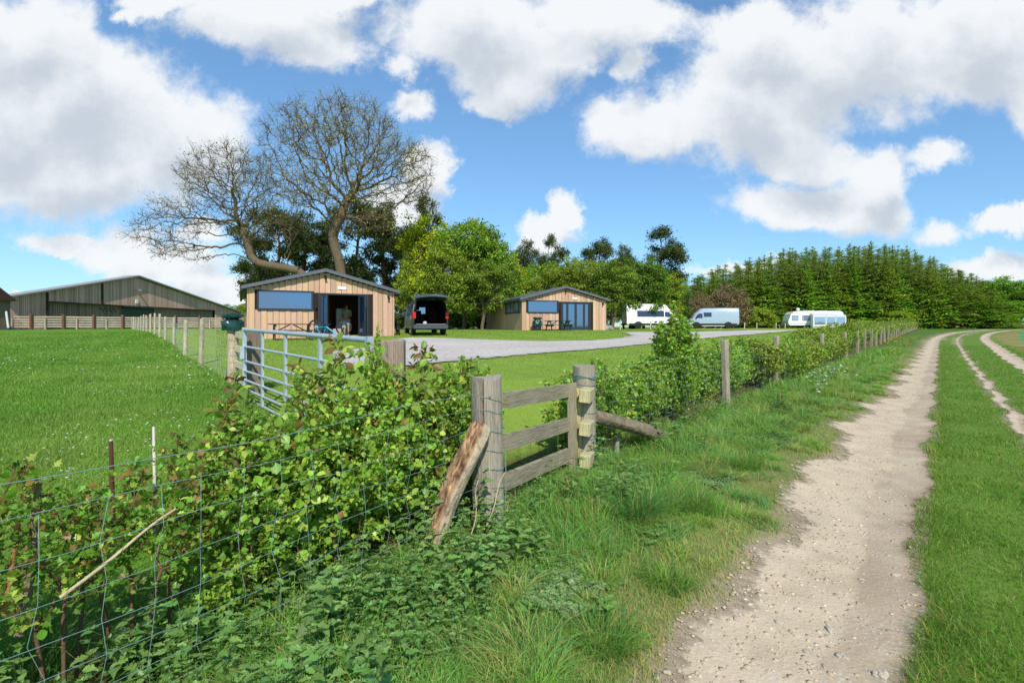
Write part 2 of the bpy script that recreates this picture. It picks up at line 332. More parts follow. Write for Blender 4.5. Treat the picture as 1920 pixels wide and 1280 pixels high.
# gravel drive
def sheet(poly, step, lift, noise=0.0):
    P = np.array(poly); dense = []
    for k in range(len(P)):
        a, b = P[k], P[(k+1) % len(P)]; n = max(1, int(np.hypot(*(b-a))/step))
        for q in range(n): dense.append(a+(b-a)*q/n)
    dense = np.array(dense)
    if noise: dense = dense+rng.normal(0, noise, dense.shape)
    lo, hi = dense.min(0), dense.max(0); gx, gy = np.meshgrid(np.arange(lo[0], hi[0], step), np.arange(lo[1], hi[1], step)); pts = np.stack([gx.ravel(), gy.ravel()], 1)
    pts = pts[inpoly(pts[:, 0], pts[:, 1], dense)]
    allp = [Vector(p) for p in dense]+[Vector(p) for p in pts]
    vs, es, fs, *_ = delaunay_2d_cdt(allp, [], [list(range(len(dense)))], 1, 1e-4)
    vv = np.array([(p.x, p.y) for p in vs]); z = H(vv[:, 0], vv[:, 1])+lift
    return np.column_stack([vv, z]), np.array([f for f in fs if len(f) == 3])
gvm = amat('drive_gravel', .9, 9, (1, 1, 1), .42, .9, 14, spec=.15, world=True, detail=12)
V, F = sheet(DRIVE, .4, .03, .05)
t = gvm.node_tree; b = [n for n in t.nodes if n.type == 'BSDF_PRINCIPLED'][0]; ea = nn(t, 'ShaderNodeAttribute', attribute_name='edge'); g = t.nodes.new('ShaderNodeNewGeometry'); en = nn(t, 'ShaderNodeTexNoise', i_Scale=3.5, i_Detail=8.0, i_Roughness=.7); t.links.new(g.outputs['Position'], en.inputs['Vector'])
t.links.new(mth(t, 'MULTIPLY', mth(t, 'ADD', mth(t, 'MULTIPLY_ADD', en.outputs['Fac'], 1.7, -1.0), ea.outputs['Fac']), 6.0, clamp=True), b.inputs['Alpha'])
def polydist(X, Y, P):
    d = np.full(len(X), 1e9)
    for k in range(len(P)):
        a, c = P[k], P[(k+1) % len(P)]; e = c-a; tt = np.clip(((X-a[0])*e[0]+(Y-a[1])*e[1])/max(e@e, 1e-9), 0, 1); d = np.minimum(d, np.hypot(X-a[0]-tt*e[0], Y-a[1]-tt*e[1]))
    return d
dc = np.array(px(186, 176, 166))[None]*(1+.10*wob(V[:, 0], V[:, 1], .7)[:, None]+.06*wob(V[:, 0], V[:, 1], 1.9)[:, None]); pdd = polydist(V[:, 0], V[:, 1], DRIVE); dc = dc*(1-np.clip(.5-pdd, 0, .5)[:, None]*.5)
o = npmesh('gravel_drive', V, [F], gvm, None, dc, smooth=True); ea = o.data.attributes.new('edge', 'FLOAT', 'POINT'); ea.data.foreach_set('value', np.clip(pdd/.45, 0, 1).astype(np.float32)); tag(o, 'pale grey gravel drive sweeping across the campsite', 'drive', kind='structure')
# three bare wheel tracks of the lane
def trackmat():
    m = amat('stony_track', .95, 3.5, (1, 1, 1), .26, .35, 42, spec=.1, world=True, detail=8); t = m.node_tree
    b = [n for n in t.nodes if n.type == 'BSDF_PRINCIPLED'][0]; src = b.inputs['Base Color'].links[0].from_socket
    g = t.nodes.new('ShaderNodeNewGeometry'); v = nn(t, 'ShaderNodeTexVoronoi', i_Scale=38.0); t.links.new(g.outputs['Position'], v.inputs['Vector'])
    r = nn(t, 'ShaderNodeMapRange'); r.inputs['From Min'].default_value = .15; r.inputs['From Max'].default_value = .38; r.inputs['To Min'].default_value = .8; r.inputs['To Max'].default_value = 0
    t.links.new(v.outputs['Distance'], r.inputs['Value'])
    sel = nn(t, 'ShaderNodeTexNoise', i_Scale=2.2, i_Detail=4.0); t.links.new(g.outputs['Position'], sel.inputs['Vector'])
    k = mth(t, 'MULTIPLY', r.outputs[0], mth(t, 'MULTIPLY_ADD', sel.outputs['Fac'], 5.0, -2.0, clamp=True))
    mx = nn(t, 'ShaderNodeMix', data_type='RGBA'); t.links.new(k, mx.inputs[0]); t.links.new(src, mx.inputs[6]); mx.inputs[7].default_value = (.56, .50, .42, 1)
    t.links.new(mx.outputs[2], b.inputs['Base Color'])
    ea = nn(t, 'ShaderNodeAttribute', attribute_name='edge'); en = nn(t, 'ShaderNodeTexNoise', i_Scale=9.0, i_Detail=8.0, i_Roughness=.65); t.links.new(g.outputs['Position'], en.inputs['Vector'])
    al = mth(t, 'MULTIPLY', mth(t, 'ADD', mth(t, 'MULTIPLY_ADD', en.outputs['Fac'], 1.6, -.95), ea.outputs['Fac']), 2.6, clamp=True)
    t.links.new(al, b.inputs['Alpha']); return m
tm = trackmat()
vv = np.concatenate([np.arange(-4, 12, .035), np.arange(12, 40, .12), np.arange(40, 118, .4)])
for k, lab in enumerate(('wide stony wheel track nearest the fence, bare beige earth', 'narrow bare middle wheel track between two grass strips', 'bare wheel track on the far right of the lane')):
    L_, R_ = tracks(vv)[k]; nc = 22 if k == 0 else 9; tt = np.linspace(0, 1, nc)
    off = np.where(vv > 50, (np.maximum(vv-50, 0)**2)*.0016, 0)
    S_ = (L_[:, None]*(1-tt)+R_[:, None]*tt)+off[:, None]; VV = np.repeat(vv[:, None], nc, 1)
    X = .766*S_+.643*VV; Y = -.643*S_+.766*VV
    Z = H(X, Y)+.009+.003*wob(X, Y, 9)
    col = np.tile(px(194, 174, 146), (X.size, 1)).reshape(*X.shape, 3)
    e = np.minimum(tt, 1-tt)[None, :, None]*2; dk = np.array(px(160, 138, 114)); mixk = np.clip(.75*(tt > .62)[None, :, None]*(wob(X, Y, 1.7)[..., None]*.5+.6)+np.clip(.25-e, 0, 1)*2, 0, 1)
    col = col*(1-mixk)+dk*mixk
    n0, n1 = X.shape; i, j = np.meshgrid(np.arange(n0-1), np.arange(n1-1), indexing='ij')
    F = np.stack([i*n1+j, i*n1+j+1, (i+1)*n1+j+1, (i+1)*n1+j], -1).reshape(-1, 4)
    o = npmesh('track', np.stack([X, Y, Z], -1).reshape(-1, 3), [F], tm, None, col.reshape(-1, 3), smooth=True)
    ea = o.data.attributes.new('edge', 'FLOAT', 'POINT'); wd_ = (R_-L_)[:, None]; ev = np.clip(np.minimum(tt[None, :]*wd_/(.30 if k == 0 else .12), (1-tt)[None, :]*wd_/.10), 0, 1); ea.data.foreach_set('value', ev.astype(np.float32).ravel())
    tag(o, lab, 'track', kind='structure')
# ------------------------------------------------------------------ vegetation tools
def frames(d, up=None, r=rng):
    d = d/np.maximum(np.linalg.norm(d, axis=1, keepdims=True), 1e-6)
    q = r.normal(size=d.shape) if up is None else np.asarray(up)+r.normal(0, .25, d.shape)
    sd = np.cross(d, q); sd /= np.maximum(np.linalg.norm(sd, axis=1, keepdims=True), 1e-6)
    return d, sd, np.cross(sd, d)
def scatter(tv, tf, pos, dirs, size, up=None, r=rng):          # copies of a leaf template (x = along the leaf, y = across, z = face)
    d, sd, n = frames(dirs, up, r); tv = np.asarray(tv, float)
    P = pos[:, None]+size[:, None, None]*(tv[None, :, :1]*d[:, None]+tv[None, :, 1:2]*sd[:, None]+tv[None, :, 2:]*n[:, None])
    F = np.asarray(tf)[None]+(np.arange(len(pos))*len(tv))[:, None, None]
    return P.reshape(-1, 3), F.reshape(-1, len(tf[0]))
def frusta(P0, P1, R0, R1, seg):
    d = P1-P0; d /= np.maximum(np.linalg.norm(d, axis=1, keepdims=True), 1e-6)
    ref = np.where(np.abs(d[:, 2:]) < .9, [[0, 0, 1.]], [[1., 0, 0]]); a = np.cross(d, ref); a /= np.linalg.norm(a, axis=1, keepdims=True); b = np.cross(d, a)
    t = np.arange(seg)*2*np.pi/seg; ring = np.cos(t)[None, :, None]*a[:, None]+np.sin(t)[None, :, None]*b[:, None]
    V = np.concatenate([P0[:, None]+ring*R0[:, None, None], P1[:, None]+ring*R1[:, None, None]], 1)
    j = np.arange(seg); f = np.stack([j, (j+1) % seg, seg+(j+1) % seg, seg+j], -1)
    F = f[None]+(np.arange(len(P0))*2*seg)[:, None, None]
    return V.reshape(-1, 3), F.reshape(-1, 4)
def ellpts(ells, n, r):
    out = []; vol = np.array([e[3]*e[4]*e[5] for e in ells]); vol = vol/vol.sum()
    for e, k in zip(ells, vol):
        m = max(4, int(n*k)); u = r.normal(size=(m, 3)); u /= np.linalg.norm(u, axis=1, keepdims=True); rad = r.random(m)**(.42)
        out.append(np.array(e[:3])+u*rad[:, None]*np.array(e[3:6]))
    return np.concatenate(out)
def holes(att, n, rad, r):
    c = att[r.choice(len(att), n)]; d = np.linalg.norm(att[:, None]-c[None], axis=2).min(1); return att[d > rad*r.uniform(.7, 1.2, len(att))]
def colonize(att, nodes, par, step, infl, kill, iters, r, wig=.25):
    nodes = [np.array(p, float) for p in nodes]; par = list(par); kids = [0]*len(nodes)
    N = np.array(nodes); dm = np.linalg.norm(att[:, None]-N[None], axis=2); ni = dm.argmin(1); nd = dm.min(1); alive = np.ones(len(att), bool)
    for _ in range(iters):
        act = alive & (nd < infl)
        if not act.any(): break
        ids = ni[act]; dr = att[act]-N[ids]; dr /= np.maximum(np.linalg.norm(dr, axis=1, keepdims=True), 1e-6)
        uq, inv = np.unique(ids, return_inverse=True); acc = np.zeros((len(uq), 3)); np.add.at(acc, inv, dr)
        new = []; np_ = []
        for q, u in enumerate(uq):
            if kids[u] >= 3: continue
            a = acc[q]; l = np.linalg.norm(a)
            if l < 1e-3: continue
            a = a/l+r.normal(0, wig, 3); a /= np.linalg.norm(a); new.append(N[u]+a*step); np_.append(int(u)); kids[u] += 1
        if not new: break
        base = len(N); new = np.array(new); N = np.concatenate([N, new]); par += np_; kids += [0]*len(new)
        ai = np.where(alive)[0]
        for c0 in range(0, len(new), 256):
            dm = np.linalg.norm(att[ai][:, None]-new[None, c0:c0+256], axis=2); m = dm.min(1); am = dm.argmin(1); b = m < nd[ai]
            nd[ai[b]] = m[b]; ni[ai[b]] = base+c0+am[b]
        alive &= nd > kill
    return N, np.array(par)
def radii(N, par, r0, rt, p=2.2):
    w = np.zeros(len(N)); ch = np.zeros(len(N), int)
    for k in range(1, len(N)): ch[par[k]] += 1
    w[ch == 0] = 1.0
    for k in range(len(N)-1, 0, -1): w[par[k]] += w[k]
    rad = w**(1/p); return r0+(rt-r0)*(rad-1)/max(rad[0]-1, 1e-6), ch
LEAF4 = ([(0, 0, 0), (.45, .32, .06), (1, 0, 0), (.45, -.32, .06)], [(0, 1, 2, 3)])
def ovleaf(w=.30):   # folded oval leaf
    return ([(0, 0, 0), (.25, w*.75, .07), (.55, w, .09), (.82, w*.55, .04), (1, 0, -.08), (.82, -w*.55, .04), (.55, -w, .09), (.25, -w*.75, .07), (.5, 0, 0)],
            [(8, 0, 1), (8, 1, 2), (8, 2, 3), (8, 3, 4), (8, 4, 5), (8, 5, 6), (8, 6, 7), (8, 7, 0)])
def lobleaf(w=1.0):  # five lobes, hawthorn or maple like
    pts = [(0, 0, 0), (.18, .16*w, .02), (.32, .46*w, .12), (.44, .20*w, .03), (.64, .36*w, .14), (.70, .14*w, .02), (1, 0, -.03), (.70, -.14*w, .02), (.64, -.36*w, .14), (.44, -.20*w, .03), (.32, -.46*w, .12), (.18, -.16*w, .02), (.42, 0, -.01)]
    return (pts, [(12, k, (k+1) % 12) for k in range(12)])
def leafcols(n, base, var, r, alt=None, pa=0.0):
    c = np.array(base)[None]*(1+r.normal(0, var, (n, 1)))*(1+r.normal(0, var*.35, (n, 3)))
    if alt is not None: m = r.random(n) < pa; c[m] = np.array(alt)*(1+r.normal(0, var, (m.sum(), 1)))
    return np.clip(c, .004, .9)
def woody(N, par, rad, seg, barkcol, r, twigs=0, tl=.5, tr=.01, ch=None):
    k = np.arange(1, len(N)); thick = rad[k] > rad.max()*.12; Vs, Fs, n = [], [], 0
    for m, sg in ((thick, seg+3), (~thick, seg)):
        kk = k[m]
        if len(kk) == 0: continue
        V, F = frusta(N[par[kk]], N[kk], rad[par[kk]]*.55+rad[kk]*.45, rad[kk], sg); Vs.append(V); Fs.append(F+n); n += len(V)
    tips = None
    if twigs:
        th = np.where(rad < np.quantile(rad, .80))[0]; b = r.choice(th, len(th)*twigs); dd = N[b]-N[par[b]]; dd /= np.maximum(np.linalg.norm(dd, axis=1, keepdims=True), 1e-6)
        d1 = dd+r.normal(0, .75, dd.shape)+[0, 0, .45]; d1 /= np.linalg.norm(d1, axis=1, keepdims=True); l = tl*r.uniform(.4, 1.1, (len(b), 1)); m1 = N[b]+d1*l*.5
        d2 = d1+r.normal(0, .35, d1.shape); d2 /= np.linalg.norm(d2, axis=1, keepdims=True); m2 = m1+d2*l*.5
        t = np.full(len(b), tr)
        for A, B, ra, rb in ((N[b], m1, t, t*.8), (m1, m2, t*.8, t*.35)):
            V, F = frusta(A, B, ra, rb, 3); Vs.append(V); Fs.append(F+n); n += len(V)
        tips = (m2, d2, m1)
    return np.concatenate(Vs), np.concatenate(Fs), tips
def tree_data(name, ells, trunk, natt, step, infl, kill, rt, r0, seed, leaves=0, lsize=.25, lspread=.4, lcol=(.1, .15, .03), lvar=.2, bark=(.12, .10, .08), twigs=0, tl=.6, tr=.012, tpl=None, mat='tleaf', alt=None, pa=0, p=2.2, wig=.22, vert=0.0, iters=160, tiponly=True, upw=None, lmin=-99, matdroop=0.0, wash=False, seg=4, hole=None):
    r = np.random.default_rng(seed); att = ellpts(ells, natt, r)
    if hole: att = holes(att, *hole, r)
    N, par = colonize(att, trunk, [0]+list(range(len(trunk)-1)), step, infl, kill, iters, r, wig)
    rad, ch = radii(N, par, r0, rt, p)
    k0 = len(trunk)
    V, F, tips = woody(N, par, rad, seg, bark, r, twigs, tl, tr)
    bc = np.array(bark)[None]*(1+.0*V[:, :1]); wd = npmesh(name+'_wood', V, [F], M['bark'], None, bc, smooth=True, dataonly=True)
    ld = None
    if leaves:
        if tips is not None: src = np.concatenate([tips[0], tips[2]]); 
        else:
            src = N[(rad < np.quantile(rad, .75)) & (np.arange(len(N)) >= k0)] if not tiponly else N[(ch == 0)]
        src = src[src[:, 2] > lmin]
        b = r.integers(0, len(src), leaves); pos = src[b]+r.normal(0, 1, (leaves, 3))*np.array([lspread, lspread, lspread*.7])
        ctr = att.mean(0); dirs = r.normal(size=(leaves, 3)); dirs[:, 2] -= matdroop
        tv, tf = tpl or LEAF4
        out = (pos-ctr); out /= np.maximum(np.linalg.norm(out, axis=1, keepdims=True), .01)
        V, F = scatter(tv, tf, pos, dirs, lsize*r.uniform(.6, 1.3, leaves), up=(out*.7+[0, 0, .6]+r.normal(0, .5, out.shape)) if upw is None else upw, r=r)
        lc = np.repeat(leafcols(leaves, lcol, lvar, r, alt, pa), len(tv), 0)
        ld = npmesh(name+'_leaves', V, [F], M[mat], None, lc, dataonly=True)
    return wd, ld
def put(name, data, loc, scale, rz, label, cat, group=None, parts=('trunk', 'crown'), lm=None):
    o = empty(name, loc, rz, label, cat, group); o.scale = scale if isinstance(scale, tuple) else (scale,)*3
    a = link(parts[0], data[0], o)
    if data[1]:
        b = link(parts[1], data[1], o)
        if lm: b.material_slots[0].link = 'OBJECT'; b.material_slots[0].material = lm
    return o
# ------------------------------------------------------------------ the two old oaks
OB = px(104, 90, 70)
def ell(pxc, pyc, rx, ry, D, rd): return ((pxc-960)/960*D, D, EYE+(612-pyc)/960*D, rx*D/960, rd, ry*D/960)
D1 = 45.
def W(pxc, pyc, D, dy=0): return ((pxc-960)/960*D, D+dy, EYE+(612-pyc)/960*D)
E1 = [ell(640, 260, 115, 75, D1, 5.5), ell(545, 275, 60, 60, D1, 3.5), ell(740, 330, 78, 62, D1, 4.5), ell(640, 355, 110, 60, D1, 5), ell(570, 330, 80, 60, D1, 4), ell(770, 300, 45, 40, D1, 3), ell(690, 420, 70, 22, D1, 3), ell(590, 235, 90, 35, D1, 4)]
b1 = (W(642, 600, D1)[0], D1, Hs(W(642, 600, D1)[0], D1)-.1)
def loc_(pts, b): return [tuple(np.array(p)-np.array(b)) for p in pts]
tr1 = [b1]+[W(*q) for q in ((642, 570, D1), (641, 540, D1), (640, 515, D1), (636, 490, D1), (628, 465, D1), (624, 445, D1), (628, 425, D1), (640, 405, D1), (646, 385, D1))]
ex = []
def le(E, b): return [(e[0]-b[0], e[1]-b[1], e[2]-b[2], *e[3:]) for e in E]
big = tree_data('oak', le(E1, b1), loc_(tr1, b1), 4200, .40, 4.2, .60, .44, .019, 3, hole=(34, 1.25), leaves=8000, lsize=.14, lspread=.16, lcol=px(172, 166, 76), lvar=.22, bark=OB, twigs=5, tl=1.1, tr=.011, p=1.8, wig=.26, iters=220)
put('oak_tree', big, b1, 1, 0, 'tall spreading oak coming into leaf behind the nearer cabin', 'tree')
D2 = 43.
E2 = [ell(425, 350, 85, 78, D2, 4), ell(360, 400, 80, 45, D2, 3), ell(310, 440, 62, 36, D2, 3), ell(480, 400, 60, 55, D2, 3), ell(530, 400, 45, 48, D2, 3), ell(350, 475, 80, 18, D2, 2.5), ell(440, 310, 60, 40, D2, 3)]
b2 = (W(596, 600, D2)[0], D2, Hs(W(596, 600, D2)[0], D2)-.1)
tr2 = [b2]+[W(*q) for q in ((594, 570, D2), (588, 545, D2), (576, 522, D2), (560, 508, D2), (540, 503, D2), (520, 500, D2), (500, 497, D2), (482, 492, D2), (470, 480, D2), (466, 462, D2), (460, 444, D2), (452, 428, D2))]
lean = tree_data('oak', le(E2, b2), loc_(tr2, b2), 2800, .38, 4.2, .58, .34, .017, 5, hole=(22, 1.1), leaves=3800, lsize=.13, lspread=.16, lcol=px(140, 146, 72), lvar=.22, bark=OB, twigs=5, tl=1.0, tr=.010, p=1.8, wig=.33, iters=220)
put('oak_tree', lean, b2, 1, 0, 'leaning oak almost bare, its low limb reaching left towards the barn', 'tree')
# ------------------------------------------------------------------ other trees (unit kinds)
PG = px(80, 92, 44); BG = px(122, 146, 50)
def pine(seed, n=13):
    r = np.random.default_rng(seed); E = []
    for k in range(n):
        z = 3.8+r.random()*8.6; q = 1-abs(z-9.0)/7; a = r.random()*6.28; R_ = r.uniform(.6, 2.6)*q; E.append((R_*math.cos(a), R_*math.sin(a), z, r.uniform(1.5, 2.4), r.uniform(1.5, 2.4), r.uniform(.8, 1.3)))
    E.append((0, 0, 12.6, 1.6, 1.6, .9)); tk = [(0, 0, -.2)]+[(.25*math.sin(z*.5+seed), .2*math.cos(z*.4+seed), z) for z in np.arange(.6, 9.5, .6)]
    return tree_data('pine', E, tk, 520, .5, 3.6, .7, .26, .025, seed, leaves=15000, lsize=.36, lspread=.38, lcol=PG, lvar=.22, bark=px(120, 88, 66), p=2.3, wig=.25, tpl=([(0, 0, 0), (.5, .16, .03), (1, 0, 0), (.5, -.16, .03)], [(0, 1, 2, 3)]))
def broad(seed, low=1.6, lc=BG, nl=15000, ls=.25, r0=4.2, multi=False):
    r = np.random.default_rng(seed); E = [(0, 0, 7.2, 3.1, 3.1, 3.6)]
    for k in range(11):
        a = r.random()*6.28; z = r.uniform(low+1.2, 10.2); q = math.sqrt(max(.12, 1-((z-6.4)/5.6)**2)); R_ = 2.6*q; E.append((R_*math.cos(a), R_*math.sin(a), z, r.uniform(1.2, 1.9), r.uniform(1.2, 1.9), r.uniform(1.0, 1.6)))
    tk = [(0, 0, -.2)]+[(.18*math.sin(z+seed), .14*math.cos(z*.8+seed), z) for z in np.arange(.5, 4.1, .5)]
    return tree_data('broadleaf', E, tk, 900, .45, 3.4, .62, .24, .018, seed, leaves=nl, lsize=ls, lspread=.34, lcol=lc, lvar=.25, bark=px(104, 92, 74), p=2.2, wig=.25, alt=tuple(np.array(lc)*.6), pa=.2)
PINES = [pine(s_) for s_ in (11, 12, 13)]; BROADS = [broad(s_) for s_ in (21, 22, 23, 24)]
def spruce(seed, hgt=14., Rm=2.5):
    r = np.random.default_rng(seed); P0 = []; P1 = []; pos = []; dr = []; sz = []; cl = []
    for z in np.arange(.4, hgt-.2, .36):
        zc = z = z+r.normal(0, .16)
        q = max(.02, 1-z/hgt); nb = int(6+4*q); a0 = r.random()*6.28
        for k in range(nb):
            a = a0+k*6.283/nb+r.normal(0, .3); z = zc+r.uniform(-.22, .22); L = (Rm*q**.68+.03)*r.uniform(.5, 1.2); dz = r.uniform(-.3, .2)*L+.45*(1-q)*L
            e = np.array([math.cos(a), math.sin(a), 0]); P0.append((0, 0, z)); P1.append(e*L+[0, 0, z+dz])
            m = int(7+9*L)
            for t in np.linspace(.12, 1.0, m):
                p = e*L*t+np.array([0, 0, z+dz*t-.12*math.sin(t*3.0)*L*.35])
                sd = np.array([-e[1], e[0], 0])*r.choice([-1, 1]); pos.append(p+r.normal(0, .05, 3)); dr.append((e*.7+sd*r.uniform(.1, 1.2))*min(1, .25+q*3)+[0, 0, r.uniform(-.7, .5)+max(0, .9-q*6)]); sz.append((.12+.44*q)*r.uniform(.6, 1.4)*(1.15-.35*t)); cl.append(1.0)
    P0 = np.array(P0); P1 = np.array(P1); V, F = frusta(P0, P1, np.full(len(P0), .035), np.full(len(P0), .012), 3)
    tz = np.linspace(-.3, hgt, 9); T0 = np.stack([0*tz, 0*tz, tz], 1); rt_ = .17*(1-tz/hgt*.93); V2, F2 = frusta(T0[:-1], T0[1:], rt_[:-1], rt_[1:], 7)
    wd = npmesh('spruce_wood', np.concatenate([V, V2]), [np.concatenate([F, F2+len(V)])], M['bark'], None, np.array(px(92, 76, 58)), smooth=True, dataonly=True)
    pos = np.array(pos); tpl = ([(0, 0, 0), (.4, .17, .02), (1, 0, -.05), (.45, -.17, .02)], [(0, 1, 2, 3)])
    V, F = scatter(*tpl, pos, np.array(dr), np.array(sz), up=np.tile([0, 0, 1.], (len(pos), 1)), r=r)
    lc = np.repeat(leafcols(len(pos), px(136, 168, 66), .26, r, px(160, 142, 78), .12), 4, 0)
    return wd, npmesh('spruce_needles', V, [F], M['tleaf'], None, lc, dataonly=True)
SPR = [spruce(31), spruce(32, 14, 2.9), spruce(33, 14, 2.2), spruce(34, 14, 2.6)]
def tint(name, base, trans=.3, k=.30):
    m = amat(name, .62, .35, (1, 1, 1), k, 0, spec=.2, trans=trans, rnd=.08, detail=3); t = m.node_tree
    b = [n for n in t.nodes if n.type == 'ATTRIBUTE'][0]; ls = list(b.outputs['Color'].links); ml = vth(t, 'MULTIPLY', b.outputs['Color'], base)
    for l in ls:
        to = l.to_socket; t.links.remove(l); t.links.new(ml, to)
    return m
TY = tint('foliage_yellow', (1.95, 1.5, .6)); TG = tint('foliage_fresh', (1.0, 1.12, .85)); TO = tint('foliage_olive', (1.32, 1.18, .95)); TD = tint('foliage_dark', (.62, .74, .7)); TB = tint('foliage_brown', (1.0, 1.0, 1.0), .15); TL = tint('foliage_bright', (1.05, 1.3, .8))
def tree_at(name, kind, n, pxc, top, D, wpx, label, group, lm=None, hb=12., wb=8.6, rz=None, cat='tree', base=None):
    X, Y = atD(pxc, D); zb = Hs(X, Y)-.05; ht = EYE+(612-top)/960*D-zb; wd = wpx*D/960
    put(name, kind[n % len(kind)], (X, Y, zb), (wd/wb, wd/wb, ht/hb), (n*2.4 if rz is None else rz), label, cat, group, lm=lm)
PT = [(478, 395, 54, 85), (520, 388, 52, 105), (572, 402, 57, 100), (628, 392, 58, 90), (668, 370, 53, 105), (722, 384, 58, 100), (795, 370, 52, 85), (752, 430, 60, 70), (986, 452, 70, 62), (1032, 443, 67, 66), (1128, 447, 66, 80), (1170, 462, 70, 60), (1240, 428, 62, 118)]
pl = ['bushy pine at the left end of the pines behind the nearer cabin', 'dark pine between the leaning oak and the nearer cabin roof', 'dark pine behind the fork of the two oaks', 'pine directly behind the tall oak trunk', 'dark pine just right of the tall oak trunk', 'pine right of the tall oak, over the cabin eave', 'dark pine top standing above the yellow green tree', 'slim pine over the gap behind the open van', 'thin pine left of the white cloud wisp, behind the far cabin', 'rounded dark pine above the far cabin roof', 'flat topped pine behind the olive trees right of the far cabin', 'small pine top beside the tall lone pine', 'tall lone pine with a bare trunk above the white camper van']
for k, (a, b, c, d_) in enumerate(PT): tree_at('pine_tree', PINES, k, a, b, c, d_, pl[k], 'pines behind the cabins', hb=13.5, wb=7.2)
BT = [(808, 384, 50, 130, TY, 'yellow green tree just right of the tall oak'), (868, 394, 46, 160, TG, 'large fresh green tree above the open van'), (930, 430, 48, 130, TG, 'fresh green tree with a ragged top left of the far cabin'),
      (836, 440, 43, 120, TO, 'lower green tree behind the open van'), (905, 470, 44, 120, None, 'green tree whose crown hangs beside the far cabin wall'), (900, 396, 53, 90, TY, 'yellow crowned tree between the two green ones'), (770, 452, 49, 70, TO, 'narrow green tree over the right eave of the nearer cabin'),
      (985, 512, 54, 90, TO, 'low olive tree above the long wall of the far cabin'), (1045, 492, 60, 95, TO, 'olive green tree behind the far cabin gable'), (1092, 474, 58, 110, TO, 'broad olive tree over the right eave of the far cabin'), (1150, 482, 51, 125, None, 'round headed tree with a clear trunk right of the far cabin'),
      (1208, 470, 57, 105, TD, 'dark tree behind the white camper van'), (1262, 520, 66, 70, TD, 'small dark tree between the white and the silver van'), (955, 540, 62, 80, TD, 'dark low tree glimpsed behind the long wall of the far cabin'), (1180, 405+80, 64, 90, TO, 'olive tree between the round headed tree and the lone pine'),(1008, 478, 62, 95, TG, 'green tree below the thin pine left of the far cabin gable'), (1070, 470, 64, 90, TO, 'olive tree between the rounded pine and the flat topped pine'), (1122, 474, 61, 90, None, 'mid green tree directly under the flat topped pine'), (1258, 505, 60, 70, TO, 'olive tree at the foot of the tall lone pine'), (955, 470, 55, 80, TY, 'yellowish tree at the right side of the fresh green trees'), (1222, 480, 60, 80, TG, 'green tree left of the lone pine trunk')]
for k, (a, b, c, d_, m_, lab) in enumerate(BT): tree_at('broadleaf_tree', BROADS, k, a, b, c, d_, lab, 'leafy trees behind the cabins', m_)
r = random.Random(4)
for k in range(16):
    a = 690+k*42+r.uniform(-10, 10); D = r.uniform(88, 112)
    tree_at('far_tree', BROADS, k, a, r.uniform(540, 560), D, r.uniform(70, 95), 'distant dark tree seen low between the trunks behind the cabins', 'distant trees beyond the belt', TD)
for k, (a, b, c, d_) in enumerate(((432, 566, 105, 60), (465, 562, 110, 60))):
    tree_at('far_tree', BROADS, k, a, b, c, d_, ('left', 'right')[k]+' one of the two low trees beyond the barn end', 'trees beyond the barn', TO)
# conifer wood
prof = ([1270, 1300, 1350, 1420, 1480, 1560, 1640, 1700, 1760, 1800, 1850, 1900], [522, 516, 500, 482, 467, 463, 456, 464, 488, 505, 528, 540])
cnt = 0
for row in range(6):
    x = 1282+row*7
    while x < 1868:
        D = 86+row*4.2+r.uniform(-1.6, 1.6)+(x-1282)*.016; top = np.interp(x, *prof)+r.uniform(-3, 9)+(16 if row == 0 else 6 if row == 1 else 0)
        tree_at('conifer', SPR, cnt, x+r.uniform(-7, 7), top, D, r.uniform(78, 112), 'green conifer packed among others in the wood beyond the caravan', 'conifers of the wood', hb=14., wb=5.4, rz=r.uniform(0, 6), lm=(None, TG, TO, TL)[cnt % 4]); cnt += 1
        x += r.uniform(17, 25)
RB = [(1790, 520, 112, 60, TG), (1838, 520, 118, 75, TG), (1880, 512, 104, 100, TL), (1935, 518, 100, 110, TL), (1990, 524, 96, 110, TG), (1905, 560, 98, 60, TL), (1860, 552, 100, 60, TG), (1760, 555, 104, 50, TG), (2050, 520, 100, 120, TG)]
rl = ['leafy tree at the right tip of the conifer wood', 'leafy tree between the wood and the bright trees on the right', 'bright green round tree by the lane end', 'bright green tree at the right edge of the picture', 'green tree off the right edge', 'low bright tree below the round one on the right', 'low green tree where the lane meets the wood', 'small leafy tree in front of the conifers by the fence end', 'farthest right tree of the lane end']
for k, (a, b, c, d_, m_) in enumerate(RB): tree_at('broadleaf_tree', BROADS, k, a, b, c, d_, rl[k], 'leafy trees at the lane end', m_)
BU = [(1362, 534, 82, 95, TB, 'round brown twiggy bush behind the silver van'), (1312, 548, 80, 55, TB, 'small brown bush between the van and the lone pine'), (1468, 566, 93, 75, TY, 'yellowing bush left of the caravan'), (1425, 574, 84.5, 66, TO, 'low green bush right of the silver van'), (1530, 578, 94, 90, TG, 'green bush behind the caravan roof'), (1610, 578, 93, 90, TG, 'green bush right of the caravan'),
      (1680, 582, 88, 80, TO, 'olive bush under the conifers near the fence'), (1400, 592, 90, 34, TO, 'little olive bush at the drive edge'), (1735, 580, 96, 70, TG, 'green bush near the end of the fence'), (1820, 560, 98, 70, TG, 'green bush where the lane vanishes'), (1592, 592, 93, 60, TO, 'low olive bush beside the caravan awning')]
